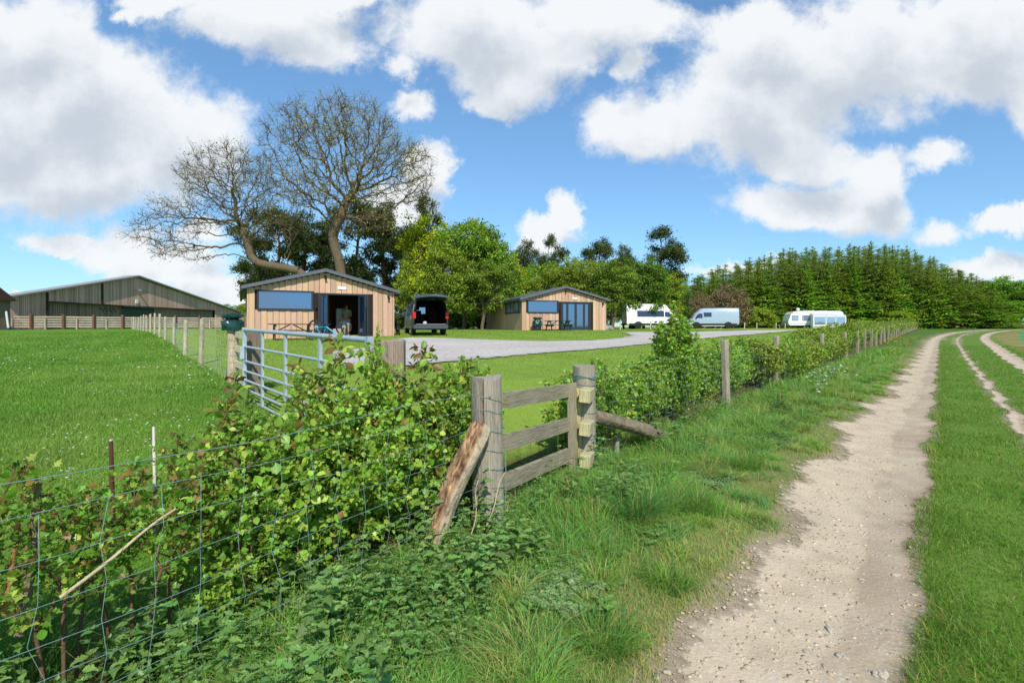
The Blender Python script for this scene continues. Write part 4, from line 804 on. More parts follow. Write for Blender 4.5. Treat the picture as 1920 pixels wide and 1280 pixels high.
m = MB((.02, .02, .02)); [m.tube([(s_*.82, .03, 1.6), (s_*.80, -.45, 2.08)], .012, 6) for s_ in (-1, 1)]; m.build('gas_strut', M['plain'], tg)
m = MB(px(190, 196, 200)); m.box(-.38, -.18, .18, .38, .62, .78, bev=.04); o = m.build('carrier_bag', M['bag'], None); o.matrix_world = Matrix.Translation((*vl, Hs(*vl))) @ Matrix.Rotation(R(18), 4, 'Z'); tag(o, 'small white bag lying in the open back of the van', 'bag')
# panel vans
def panel_van(loc, rz, colr, label, zt=2.6, L=5.95, windows=(), front=.55, roofbox=False, hi=.82):
    T = empty('camper_van', loc, rz, label, 'camper van'); w_ = .98
    st_ = [(0, .50, zt-.04, w_*.95, w_, 1.1, hi), (.10, .42, zt, w_*.97, w_*1.01, 1.1, hi+.02), (1.5, .38, zt+.02, w_, w_*1.02, 1.1, hi+.03), (L*.68, .38, zt+.0, w_, w_*1.02, 1.1, hi+.02), (L*.74, .38, zt-.12, w_, w_*1.01, 1.1, hi-.02), (L*.83, .38, 1.85+front*.2, w_, w_, 1.1, .78), (L*.90, .38, 1.30, w_*.98, w_*.97, 1.05, .80), (L*.98, .42, 1.02, w_*.93, w_*.90, .85, .74), (L, .48, .80, w_*.85, w_*.8, .66, .68)]
    m = MB(colr); m.loft([ring(*q_, rnd=.16) for q_ in st_]); m.build('body', M['paint'], T, smooth=True)
    wf = lambda z: w_*1.02-(z-1.1)*(w_*1.02-hi-.02)/(zt-.16-1.1)+.004
    for s_ in (-1, 1):
        for (ya, yb, za, zb_) in windows: m = MB(); side_quad(m, s_, (ya, yb, yb, ya), za, zb_, wf); m.build('side_window', M['darkglass'], T)
        m = MB(); side_quad(m, s_, (L*.70, L*.84, L*.775, L*.70), 1.32, 1.85, wf, .03); m.build('cab_window', M['darkglass'], T)
        m = MB((.02, .02, .022)); m.box(s_*w_*1.02-.03, s_*w_*1.02+.03, .25, L*.9, .42, .62); m.build('sill_trim', M['rub'], T)
        for y_ in (1.25, L*.82):
            m = MB((.02, .02, .022)); m.tube([(s_*(w_*1.02+.015)+0*a, y_+math.cos(a)*.43, .36+math.sin(a)*.43) for a in np.linspace(-.1, math.pi+.1, 14)], .045, 6); m.build('wheel_arch', M['rub'], T)
            wheel(T, s_*1.01, y_, .36, .24, (.03, .03, .032))
        m = MB(px(196, 24, 30)); m.box(s_*.90-.05, s_*.90+.05, -.02, .10, .85, 1.35, bev=.02); m.build('tail_light', M['plain'], T)
        m = MB(px(236, 236, 236)); m.box(s_*.7-.12, s_*.7+.12, L-.12, L-.03, .78, .98, bev=.03); m.build('headlight', M['plain'], T)
        m = MB((.02, .02, .022)); m.box(s_*1.2-.1, s_*1.2+.1, L*.80, L*.815, 1.35, 1.68, bev=.02); m.box(s_*1.06-.08, s_*1.06+.08, L*.802, L*.813, 1.38, 1.44); m.build('wing_mirror', M['plain'], T)
    m = MB(); m.add([(-.78, L*.895, 1.33), (.78, L*.895, 1.33), (.72, L*.765, zt-.30), (-.72, L*.765, zt-.30), (-.78, L*.905, 1.35), (.78, L*.905, 1.35), (.72, L*.775, zt-.28), (-.72, L*.775, zt-.28)], [(0,1,2,3),(7,6,5,4),(0,4,5,1),(1,5,6,2),(2,6,7,3),(3,7,4,0)]); m.build('windscreen', M['darkglass'], T)
    m = MB((.02, .02, .022)); m.box(-.92, .92, -.10, .04, .40, .62, bev=.03); m.build('bumper', M['rub'], T)
    m = MB(tuple(v*.8 for v in colr)); m.box(-.012, .012, -.012, .0, .65, zt-.2); m.build('door_seam', M['plain'], T); m = MB(px(236, 236, 200)); m.box(-.26, .26, -.03, -.012, .68, .79); m.build('number_plate', M['plain'], T)
    if roofbox: m = MB((.03, .03, .033)); [m.tube([(s_*.7, .5, zt+.10), (s_*.7, 4.2, zt+.10)], .03, 6) for s_ in (-1, 1)]; [m.tube([(-.7, y_, zt+.08), (.7, y_, zt+.08)], .02, 6) for y_ in (.7, 1.8, 2.9, 4.0)]; m.build('roof_rail', M['plain'], T)
    return T
D = 55; x_, y_ = atD(1174, D); panel_van((x_, y_+.9, Hs(x_, y_)), R(-86), px(238, 238, 236), 'white high roofed camper van with a long black side window, half behind the sapling', 2.72, 6.0, ((1.15, 4.1, 1.32, 1.98),), .9, hi=.72)
D = 63; x_, y_ = atD(1383, D); panel_van((x_, y_, Hs(x_, y_)), R(77), px(160, 176, 190), 'pale silver camper van with roof rails and a small black side window, facing left', 2.5, 6.0, ((3.15, 4.05, 1.45, 1.98),), .5, True)
D = 61; x_, y_ = atD(1338, D); m = MB(px(232, 232, 228)); m.box(-1.4, 1.2, -.3, .3, .30, .36, bev=.01); [m.beam((x2, 0, 0), (x2+.25, 0, .3), .05, .05) for x2 in (-1.2, .1, .8)]; o = m.build('folding_table', M['plain'], None); o.location = (x_, y_, Hs(x_, y_)); tag(o, 'low white folding table set in front of the silver van', 'table')
# caravan
D = 77; x_, y_ = atD(1480, D); T = empty('caravan', (x_, y_, Hs(x_, y_)), R(-6), 'white touring caravan with a grey striped awning on its side', 'caravan')
WH = px(240, 240, 238); prf = [(0.1, .45), (-.15, .9), (-.10, 1.2), (.25, 2.15), (.6, 2.5), (1.4, 2.62), (7.2, 2.6), (7.6, 2.4), (7.75, 1.6), (7.7, .5)]
m = MB(WH); m.prism([(a, b) for a, b in prf][::-1], 'y', 0, 2.25); m.build('body', M['paint'], T)
m = MB(px(150, 156, 164)); m.box(.1, 6.6, -.012, 0, .62, .70); m.box(.2, 1.3, -.012, 0, 2.28, 2.33, px(190, 40, 40)); m.build('stripe', M['plain'], T)
for y0_, y1_ in ((.12, .7), (.8, 1.45), (1.55, 2.13)): m = MB(); m.add([(-.155, y0_, 1.0), (-.155, y1_, 1.0), (.22, y1_, 2.02), (.22, y0_, 2.02), (-.10, y0_, 1.0), (-.10, y1_, 1.0), (.27, y1_, 2.02), (.27, y0_, 2.02)], [(0,1,2,3),(7,6,5,4),(0,4,5,1),(1,5,6,2),(2,6,7,3),(3,7,4,0)]); m.build('front_window', M['paleglass'], T)
for a, b, q_ in ((.45, 1.25, 'paleglass'), (1.9, 2.9, 'paleglass')): m = MB(px(70, 74, 80)); m.box(a-.05, b+.05, -.02, -.001, 1.15, 1.95); f = m.build('side_window', M['plain'], T); MB().box(a, b, -.035, -.021, 1.2, 1.9).build('pane', M[q_], f)
m = MB(px(190, 60, 50)); m.box(2.92, 3.1, -.03, -.001, 1.3, 1.95); m.build('marker_panel', M['plain'], T)
m = MB(WH); m.tube([(1.7, 1.1, 2.6), (1.7, 1.1, 2.78)], .07, 8); m.loft([[(1.7+math.cos(a)*q_, 1.1+math.sin(a)*q_, z_) for a in np.linspace(0, 6.28, 13)[:-1]] for z_, q_ in ((2.78, .18), (2.9, .26), (3.03, .2), (3.1, .06))]); m.build('roof_dome', M['plain'], T, smooth=True)
for yy_ in (0.0, 2.25):
    wh = MB((.012,)*3); wh.tube([(3.6, yy_+(.02 if yy_ < 1 else -.2), .34), (3.6, yy_+(.2 if yy_ < 1 else -.02), .34)], .34, 18); wh.build('wheel', M['rub'], T)
m = MB((.3, .3, .3)); m.beam((-1.2, 1.1, .45), (.2, .9, .5), .08, .08); m.tube([(-1.0, 1.1, 0), (-1.0, 1.1, .5)], .04, 8); m.box(-.9, -.2, .8, 1.4, .5, .85, px(60, 60, 64), bev=.04); m.build('towing_hitch', M['plain'], T)
T2 = empty('awning', (x_, y_, Hs(x_, y_)), R(-6), 'pale grey awning with clear windows pitched against the caravan side', 'awning'); T2.scale = (.9, .62, 1)
m = MB(px(190, 190, 192)); sec = [[(a, 0 if k_ != 2 else -.02, z_) for a in (3.3, 7.9)] for k_, z_ in ((0, 0),)]
rof = [(3.3, -.03, 2.28), (7.4, -.03, 2.22), (8.0, -2.3, 1.88), (3.0, -2.3, 1.96)]
m.add(rof+[(p[0], p[1], p[2]-.03) for p in rof], [(0,1,2,3),(7,6,5,4),(0,4,5,1),(1,5,6,2),(2,6,7,3),(3,7,4,0)]); m.build('roof', M['cloth'], T2)
m = MB(px(214, 214, 214)); 
def wall(a, b, z0, z1, t=.03): m.beam(((a[0]+b[0])/2, (a[1]+b[1])/2, z0), ((a[0]+b[0])/2+.0001, (a[1]+b[1])/2, z1), math.dist(a, b), t, upv=(-(b[1]-a[1]), b[0]-a[0], 0))
m.box(3.0, 8.2, -2.34, -2.30, 0, .55); m.box(3.0, 8.1, -2.34, -2.30, 1.7, 1.95); [m.box(q_, q_+.22, -2.34, -2.30, .55, 1.7) for q_ in (3.0, 4.9, 6.4, 7.95)]; m.add([(3.0, -2.3, 0), (3.3, -.03, 0), (3.3, -.03, 2.27), (3.0, -2.3, 1.95)], [(0, 1, 2, 3)]); m.add([(8.2, -2.3, 0), (7.6, -.03, 0), (7.4, -.03, 2.21), (8.0, -2.3, 1.87)], [(0, 3, 2, 1)]); m.build('wall', M['cloth'], T2)
for a, b in ((3.22, 4.9), (5.12, 6.4), (6.62, 7.95)): MB().box(a, b, -2.325, -2.315, .55, 1.7).build('window', M['paleglass'], T2)
m = MB((.05, .05, .055)); [m.tube([(a, -2.36, 0), (a, -2.36, 1.95)], .02, 6) for a in (3.0, 5.0, 6.5, 8.1)]; m.build('pole', M['plain'], T2)
# ------------------------------------------------------------------ bins and bagged post
def bagmesh(r_, h_, seed, waist=True):
    r2 = np.random.default_rng(seed); secs = []; zs = np.linspace(0, 1, 15); n_ = 40; ph = r2.random(4)*6
    for z_ in zs:
        q_ = 1.0+.06*math.sin(z_*3.1)-.12*z_; 
        if waist and z_ > .60: q_ *= 1-.48*math.exp(-((z_-.70)/.07)**2)+.03
        sec = []
        for a in np.linspace(0, 2*math.pi, n_+1)[:-1]:
            k_ = 1+.055*math.sin(7*a+ph[0]+z_*2)+.04*math.sin(13*a+ph[1]-z_*4)+.03*math.sin(3*a+z_*6+ph[2])
            sec.append((math.cos(a)*r_*q_*k_, math.sin(a)*r_*q_*k_, z_*h_+.02*math.sin(5*a+ph[3])*(z_ > .9 or z_ < .1)))
        secs.append(sec)
    m = MB(px(16, 58, 52)); m.loft(secs, True, True); return m
BP = (-4.8, 8.8); zb = Hs(*BP)
o = bagmesh(.15, .30, 3).build('bin_bag', M['bag'], None, smooth=True); o.location = (BP[0], BP[1], zb+.94); o.scale = (1.12, 1.12, .86); tag(o, 'dark green plastic bag tied over the top of the round gatepost', 'bag')
q = cp(CAB2, A2, .82, -1.0); T = empty('litter_bin', q, 0, 'round litter bin wearing a dark green bag beside the farther cabin', 'litter bin')
m = MB((.02, .022, .024)); m.tube([(0, 0, 0), (0, 0, .12), (0, 0, .42)], [.27, .28, .30], 18); m.build('stand', M['rub'], T, smooth=True)
o = bagmesh(.34, .62, 5, True).build('liner', M['bag'], T, smooth=True); o.location = (0, 0, .36)
m = MB(px(210, 222, 216)); m.tube([(math.cos(a)*.12, -.385, .64+math.sin(a)*.12) for a in np.linspace(.3, 5.6, 16)], .014, 4); m.beam((-.07, -.39, .64), (-.02, -.39, .58), .012, .03, upv=(0, 1, 0)); m.beam((-.02, -.39, .58), (.10, -.39, .70), .012, .03, upv=(0, 1, 0)); m.build('emblem', M['plain'], T)
x_, y_ = atD(1124, 41); T = empty('stone_heap', (x_, y_, Hs(x_, y_)), 0, 'low grey stone heap on the grass right of the farther cabin', 'stones'); 
def rock(r3, sx, sy, sz, colr, sub=10):
    m = MB(colr); ph = [r3.uniform(0, 6) for _ in range(6)]; secs = []
    for k in range(1, sub):
        t_ = k*math.pi/sub; secs.append([((lambda kk: (sx*math.sin(t_)*math.cos(a)*kk, sy*math.sin(t_)*math.sin(a)*kk, -sz*math.cos(t_)*kk))(1+.16*math.sin(3*a+ph[0]+t_*2)+.10*math.sin(5*a+ph[1])*math.sin(4*t_+ph[2])+.05*math.sin(9*a+7*t_+ph[3]))) for a in np.linspace(0, 2*math.pi, sub*2+1)[:-1]])
    m.loft(secs); return m
for k in range(5): o = rock(rb, rb.uniform(.3, .5), .3, rb.uniform(.16, .28), var(px(150, 144, 134), .1), 7).build('stone', M['stone'], T); o.location = (-.8+k*.4, rb.uniform(-.2, .2), .14)
# ------------------------------------------------------------------ fences
PC = px(168, 156, 134); PCD = px(150, 138, 118)
def post_round(parent, loc, r_, h_, colr, name='post', lean=(0, 0), seg=20, seed=1, split=False, sink=.25, sub=6):
    r2 = random.Random(seed); secs = []; nz = 14 if sub > 5 else 3; ph = [r2.uniform(0, 6) for _ in range(5)]
    for k in range(nz+1):
        z_ = -sink+(h_+sink)*k/nz; q_ = 1.03-.05*k/nz; sec = []
        for a in np.linspace(0, 2*math.pi, seg+1)[:-1]:
            e = q_*(1+.035*math.sin(3*a+ph[0]+z_)+.02*math.sin(8*a+ph[1])+.012*math.sin(17*a+ph[2]+2*z_))
            if split:
                da = (a-math.radians(255)+math.pi) % (2*math.pi)-math.pi; f = max(0, 1-abs(da)/.10)*max(0, min(1, (z_-h_*.52)/(h_*.25))); e *= 1-.60*f
                da = (a-math.radians(290)+math.pi) % (2*math.pi)-math.pi; e *= 1-.10*max(0, 1-abs(da)/.09)
            sec.append((math.cos(a)*r_*e, math.sin(a)*r_*e, z_+(.012*math.sin(a*2+ph[3]) if k == nz else 0)))
        secs.append(sec)
    m = MB(colr); m.loft(secs, False, False); n_ = len(secs[-1]); c_ = len(m.v); m.add(secs[-1]+[(0, 0, h_+.006)], [(i_, (i_+1) % n_, n_) for i_ in range(n_)], tuple(v*1.0 for v in colr))
    o = m.build(name, M['wood'], parent, smooth=True); o.location = loc; o.rotation_euler = (R(lean[0]), R(lean[1]), r2.uniform(-.1, .1) if split else r2.uniform(0, 6)); return o
def fence_pts(s0, s1, step):                  # points along the lane fence by bearing Y
    ys = np.linspace(s0, s1, 400); xs = np.interp(ys, FY, FX); L = np.concatenate([[0], np.cumsum(np.hypot(np.diff(xs), np.diff(ys)))]); q_ = np.arange(0, L[-1], step)
    return np.stack([np.interp(q_, L, xs), np.interp(q_, L, ys)], 1)
WC = px(116, 144, 138)
def wires(name, parent, pts, hts, vstep, wr, top=None, colr=WC, seed=1, vtop=None, n=4, sag=.012):
    m = MB(colr); r2 = random.Random(seed); hh = list(hts)+([top] if top else [])
    for hz in hh:
        rr_ = wr*(1.35 if hz == top else 1.0); m.tube([(p[0]+r2.gauss(0, sag*.3), p[1]+r2.gauss(0, sag*.3), Hs(*p)+hz+sag*math.sin(i_*.7+hz*9)+r2.gauss(0, sag*.25)) for i_, p in enumerate(pts)], rr_, n, cap=False)
        if hz == top:
            for p in pts[::3]: m.tube([(p[0]-.02, p[1], Hs(*p)+hz-.015), (p[0]+.02, p[1], Hs(*p)+hz+.018)], wr, 3, cap=False)
    if vstep:
        dense = [] ; P_ = np.array(pts); L = np.concatenate([[0], np.cumsum(np.hypot(*np.diff(P_, axis=0).T))])
        for q_ in np.arange(vstep*.6, L[-1], vstep):
            x_, y_ = np.interp(q_, L, P_[:, 0]), np.interp(q_, L, P_[:, 1]); g = Hs(x_, y_)
            m.tube([(x_+r2.gauss(0, sag), y_+r2.gauss(0, sag), g+hz+sag*.3) for hz in hts], wr*.85, 3, cap=False)
    return m.build(name, M['wire'], parent)
HT = [.03, .14, .25, .37, .50, .63, .77, .91]
S1 = (-.166, 3.71); S2 = (.74, 5.27)
F1 = empty('wire_fence', (0, 0, 0), 0, 'green wire mesh fence in the left foreground running up to the split post', 'fence'); pts = fence_pts(.3, 3.70, .21)
wires('wire_mesh', F1, pts, HT, .165, .0012, 1.02, seed=3, n=6)
m = MB(WC)                                    # wire ends wrapped round the strainer
for z_ in HT[1:]+[1.0]:
    m.tube([(S1[0]+math.cos(a)*.119, S1[1]+math.sin(a)*.119, z_+.006*math.sin(a*2)) for a in np.linspace(0, 2*math.pi, 25)[:-1]], .0024, 5, closed=True)
m.tube([(S1[0]+.118, S1[1]-.05, .1), (S1[0]+.122, S1[1]-.045, .4), (S1[0]+.121, S1[1]-.055, .85)], .003, 5); m.tube([(S1[0]-.05, S1[1]-.118, .82), (S1[0]-.045, S1[1]-.122, .2)], .0024, 5); m.build('wire_wrap', M['wire'], F1)
F2 = empty('wire_fence', (0, 0, 0), 0, 'wire mesh fence on wooden posts running along the track from the stile to the wood', 'fence')
pts = [tuple(p) for p in fence_pts(5.28, 30, .35)]; wires('wire_mesh', F2, pts, HT, .17, .0014, 1.03, seed=5, sag=.02)
pts = [tuple(p) for p in fence_pts(30, 96, 1.2)]; o = wires('wire_mesh', F2, pts, [.2, .5, .8, 1.0], 1.2, .0035, None, seed=6, n=3)
FP = [(1362, 765, 131), (1453, 726, 98), (1540, 690, 72), (1588, 672, 58)]
for k, (a, b, c) in enumerate(FP):
    Dp = (3.92, 6.5, 11.0, 15.4)[k], (9.35, 12.6, 18.2, 23.6)[k]; 
    o = MB(PC); o.box(-.065, .065, -.05, .05, -.3, 1.26, bev=.012); o = o.build('post', M['wood'], F2); o.location = (Dp[0], Dp[1], Hs(*Dp)); o.rotation_euler = (R(rb.uniform(-2, 2)), R(rb.uniform(-2, 2)), R(40))
for p in fence_pts(26.8, 100, 3.3):
    o = MB(var(PC, .15)); o.box(-.06, .06, -.05, .05, -.3, 1.22+rb.uniform(-.05, .08)); o = o.build('post', M['wood'], F2); o.location = (p[0], p[1], Hs(*p)); o.rotation_euler = (R(rb.uniform(-2.5, 2.5)), R(rb.uniform(-2.5, 2.5)), R(40))
post_round(F2, (S2[0], S2[1], 0), .118, 1.10, px(160, 150, 130), seg=26, seed=4)
m = MB(WC)
for z_ in (.25, .37, .50, .63, .77, .91): m.tube([(S2[0]+math.cos(a)*.124, S2[1]+math.sin(a)*.124, z_+.005*math.sin(a*2)) for a in np.linspace(0, 2*math.pi, 25)[:-1]], .0024, 5, closed=True)
for z_ in (.985, .995, 1.0, .978): m.tube([(S2[0]+math.cos(a)*.126, S2[1]+math.sin(a)*.126, z_+.012*math.sin(a*3+z_*90)) for a in np.linspace(0, 2*math.pi, 25)[:-1]], .003, 5, closed=True)
m.build('wire_wrap', M['wire'], F2)
# strainer, stile rails and braces
T = empty('split_post', (S1[0], S1[1], 0), 0, 'thick grey strainer post split down from its top, wire wound round it', 'fence post')
post_round(T, (0, 0, 0), .113, 1.135, px(166, 154, 136), 'stem', (0, -1.2), 44, 2, True, sub=9)
m = MB((.02, .02, .02)); m.tube([(.01, -.116, 1.0), (.01, -.108, 1.0)], .008, 8); m.build('nail_hole', M['plain'], T)
o = post_round(None, (S1[0]-.055, S1[1]+.20, 0), .07, 1.08, px(140, 132, 96), 'backing_post', (0, 1.5), 18, 6); tag(o, 'greenish thinner post standing close behind the split strainer post', 'fence post')
T = empty('wooden_stile', (0, 0, 0), 0, 'weathered three rail wooden stile with a vertical board and pale rail ends', 'stile')
A_ = Vector((S1[0]+.05, S1[1]+.16, 0)); B_ = Vector((S2[0]-.11, S2[1]-.135, 0))
A_ = Vector((-.055, 3.96, 0)); B_ = Vector((.60, 5.10, 0)); dr_ = (B_-A_).normalized()
for k, z_ in enumerate((.93, .60, .30, .02)):
    zz_ = z_; m = MB(px(150, 140, 116)); a = A_+Vector((0, 0, zz_)); b = B_+dr_*.02+Vector((0, 0, zz_-.06)); m.beam(a, b, .045, .125)
    m.build('rail', M['woodx'], T)
q = B_-dr_*.03; n_ = Vector((dr_.y, -dr_.x, 0))
m = MB(px(160, 148, 122)); m.beam(q+n_*.05+Vector((-.015, 0, -.1)), q+n_*.05+Vector((-.04, 0, .94)), .15, .04, upv=(dr_.y, -dr_.x, 0)); m.build('board', M['wood'], T)
for z_ in (.80, .475, .16):
    m = MB(px(196, 186, 140)); c_ = q+n_*.045+dr_*.03; a = c_+Vector((.085, -.04, z_)); m.box(-.055, .055, -.05, .14, -.065, .065, bev=.006); o = m.build('rail_end', M['wood'], T); o.location = a+Vector((0, 0, .02)); o.rotation_euler = (R(3), R(5), R(-22))
m = MB(px(180, 168, 110)); c_ = q+n_*.0+dr_*.12; m.box(c_.x-.06, c_.x+.05, c_.y-.02, c_.y+.03, -.05, .88); m.build('slat', M['wood'], T)
# rotten brace on the left, sound brace on the right
def log(name, a, b, r_, colr, label, rot=False, seed=1, bend=0.0):
    a, b = Vector(a), Vector(b); d_ = (b-a); n_ = 26; sg = 28; u = d_.normalized(); s_ = u.cross(Vector((0, 0, 1))).normalized(); w_ = s_.cross(u); r2 = random.Random(seed); m = MB(colr); vs = []; cs = []
    ph = [r2.uniform(0, 6) for _ in range(6)]; tv_ = Vector((-.75, -.62, .25)); rot_a = math.atan2(tv_.dot(w_), tv_.dot(s_))
    for k in range(n_+1):
        t_ = k/n_; c_ = a+d_*t_+w_*bend*math.sin(t_*3.1)+s_*.012*math.sin(t_*9+ph[4])
        for j_ in range(sg):
            an = 2*math.pi*j_/sg; e = r_*(1+.06*math.sin(2*an+ph[0]+t_*3)+.04*math.sin(5*an+ph[1]+t_*7)+.02*math.sin(11*an+ph[2])); colr_ = colr
            if rot:
                da = (an-rot_a+math.pi) % (2*math.pi)-math.pi
                if abs(da) < 1.15:
                    f = math.cos(da/1.15*math.pi/2)**.6; e *= 1-f*(.55+.18*math.sin(9*an+t_*22)*r2.uniform(.3, 1)+.12*math.sin(t_*47+an*3)); colr_ = var(px(168, 134, 102) if r2.random() > .3 else px(104, 76, 54), .25)
            if k in (0, n_): e *= .85
            vs.append(c_+(s_*math.cos(an)+w_*math.sin(an))*e); cs.append(colr_)
    m.v = [tuple(v_) for v_ in vs]; m.c = cs; m.f = [(k*sg+j_, k*sg+(j_+1) % sg, (k+1)*sg+(j_+1) % sg, (k+1)*sg+j_) for k in range(n_) for j_ in range(sg)]+[tuple(range(sg))[::-1], tuple(n_*sg+j_ for j_ in range(sg))]
    o = m.build(name, M['barkx'], None, smooth=not rot); return tag(o, label, 'log')
M['barkx'] = amat('old_timber', .9, 12, (1, 1, 1), .40, .8, 30, spec=.15, cracks=.5)
log('rotten_brace', (-.215, 3.53, .83), (-.60, 3.20, -.02), .085, px(176, 160, 134), 'rotten diagonal brace with crumbling orange wood leaning on the split post', 265, 3)
log('timber_brace', (.86, 5.36, .56), (2.12, 6.62, .0), .076, px(128, 116, 94), 'grey round timber brace slanting down to the grass right of the stile', False, 7, .03)
# field gate
T = empty('field_gate', (0, 0, 0), 0, 'galvanised steel field gate with seven bars behind the hedge', 'gate')
GA = Vector((-3.87, 7.4, 0)); GB = Vector((-1.17, 4.2, 0)); gd_ = (GB-GA).normalized(); zA, zB = .335, .27; GCL = px(184, 192, 196)
def gp(t, h_): p = GA.lerp(GB, t); p.z = zA*(1-t)+zB*t+h_; return p
for k, h_ in enumerate((1.12, .88, .67, .53, .40, .27, .14)):
    m = MB(GCL); m.tube([gp(.005, h_), gp(.995, h_)], .026 if k == 0 else .0165, 12, cap=False); m.build('bar', M['galv'], T, smooth=True)
for t in (0, .23, .463, .73, 1):
    m = MB(GCL); p0 = gp(t, .12); p1 = gp(t, 1.12 if 0 < t < 1 else 1.15); m.beam(p0, p1, .05, .03 if 0 < t < 1 else .055, upv=(gd_.y, -gd_.x, 0)); m.build('stile' if t in (0, 1) else 'upright', M['galv'], T)
m = MB(GCL); p = gp(1, .86); m.tube([p, p+gd_*.14], .012, 8); m.tube([p+gd_*.10+Vector((0, 0, .03)), p+gd_*.10-Vector((0, 0, .06))], .02, 8); p = gp(1, .72); m.tube([p+Vector((.0, -.035, 0)), p+Vector((.0, -.06, 0))], .028, 12); p = gp(1, .3); m.tube([p, p+gd_*.12], .012, 8); m.build('hinge', M['galv'], T)
m = MB(GCL); p = gp(0, .80); m.tube([p, p-gd_*.16], .014, 8); m.box(p.x-.03, p.x+.03, p.y-.06, p.y-.02, p.z-.1, p.z+.08); m.build('latch', M['galv'], T)
def sqpost(x, y, w_, h_, rz, colr, label, mat='wood'):
    m = MB(colr); m.box(-w_/2, w_/2, -w_/2, w_/2, -.3, h_, bev=.01); o = m.build('gate_post', M[mat], None); o.location = (x, y, Hs(x, y)); o.rotation_euler = (0, 0, rz); return tag(o, label, 'gate post')
x_, y_ = atD(476, 7.75); sqpost(x_, y_, .21, 1.46-Hs(x_, y_), R(20), px(128, 112, 98), 'brown square gatepost behind the latch end of the steel gate')
x_, y_ = atD(735, 4.25); sqpost(x_, y_, .21, 1.39-Hs(x_, y_), R(8), px(150, 132, 116), 'thick brown square gatepost among the hedge leaves at the hinge end')
T = empty('wire_fence', (0, 0, 0), 0, 'wire fence on round posts climbing the bank towards the barn', 'fence')
post_round(T, (BP[0], BP[1], zb), .088, 1.0, px(190, 174, 146), 'strainer', (0, 0), 22, 9)
m = MB(px(176, 162, 136)); m.tube([(BP[0]-.05, BP[1]+.1, zb+.62), (BP[0]-.62, BP[1]+.95, Hs(BP[0]-.62, BP[1]+.95)-.05)], .05, 10); m.build('strut', M['wood'], T)
m = MB(WC); [m.tube([(BP[0]+math.cos(a)*.093, BP[1]+math.sin(a)*.093, zb+z_) for a in np.linspace(0, 2*math.pi, 19)[:-1]], .002, 4, closed=True) for z_ in (.12, .25, .38, .5, .63, .76, .88)]; m.build('wire_wrap', M['wire'], T)
ffp = [FF[0]]; q = [(377, 12.9), (347, 15.3), (326, 20.3), (310, 23.6), (299, 26), (290, 28.7), (282, 31.5), (275, 34), (269, 37), (264, 40), (259, 43), (255, 46), (251, 49), (248, 52)]
for k, (a, D) in enumerate(q):
    x_, y_ = atD(a, D); post_round(T, (x_, y_, Hs(x_, y_)), .055, 1.12+rb.uniform(-.05, .08), var(px(186, 172, 144), .12), 'post', (rb.uniform(-2, 2), rb.uniform(-2, 2)), 12, k, sub=3); ffp.append((x_, y_))
fl = []
for a, b in zip(ffp[:-1], ffp[1:]):
    for t in np.linspace(0, 1, 6)[:-1]: fl.append((a[0]+(b[0]-a[0])*t, a[1]+(b[1]-a[1])*t))
wires('wire_mesh', T, fl, HT, .32, .0022, 1.02, px(150, 160, 156), seed=8, n=3)
# short rails between bagged post and gatepost
T = empty('rail_fence', (0, 0, 0), 0, 'short pale wooden rails between the bagged post and the gatepost', 'fence'); a = Vector((BP[0]+.06, BP[1]-.02, zb)); gx, gy = atD(473, 7.9)
for z_ in (.86, .62, .36, .12): m = MB(px(206, 194, 162)); m.beam(a+Vector((0, 0, z_)), (gx, gy, Hs(gx, gy)+z_-.02), .04, .10); m.build('rail', M['woodx'], T)
# rail fence before the barn
T = empty('rail_fence', (0, 0, 0), 0, 'long timber rail fence in front of the barn', 'fence'); a = Vector((-52, 42.0, 0)); b = Vector((-26, 64, 0)); nn_ = 15
for k in range(nn_):
    p0 = a.lerp(b, k/nn_); p1 = a.lerp(b, (k+1)/nn_); z0, z1 = Hs(p0.x, p0.y)+.04, Hs(p1.x, p1.y)+.04
    m = MB(var(px(120, 84, 66), .15)); m.box(-.09, .09, -.09, .09, -.3, 1.42); o = m.build('post', M['wood'], T); o.location = (p0.x+.12, p0.y, z0)
    m = MB(var(px(184, 170, 148), .1)); [m.beam((p0.x, p0.y+.1, z0+h_), (p1.x, p1.y+.1, z1+h_), .04, .13) for h_ in (.22, .45, .68, .91, 1.14)]; m.box(p0.x+.8, p0.x+.9, p0.y+.6, p0.y+.72, z0-.3, z0+1.0); m.build('rail', M['woodx'], T)
# little posts by the drive
for k, (a, D, lab) in enumerate(((1163, 47, 'white marker post left of the white camper van'), (1220, 50, 'short pale post beside the white camper van'), (1396, 66, 'short post right of the silver van'), (1455, 76, 'first short post left of the caravan'), (1472, 77, 'second short post left of the caravan'), (1419, 72, 'thin post at the wood edge between silver van and caravan'))):
    x_, y_ = atD(a, D); m = MB(px(200, 190, 170)); m.box(-.05, .05, -.05, .05, -.2, .75, bev=.01); m.box(-.055, .055, -.055, .055, .752, .78, px(225, 222, 215)); o = m.build('marker_post', M['wood'], None); o.location = (x_, y_, Hs(x_, y_)); tag(o, lab, 'post')
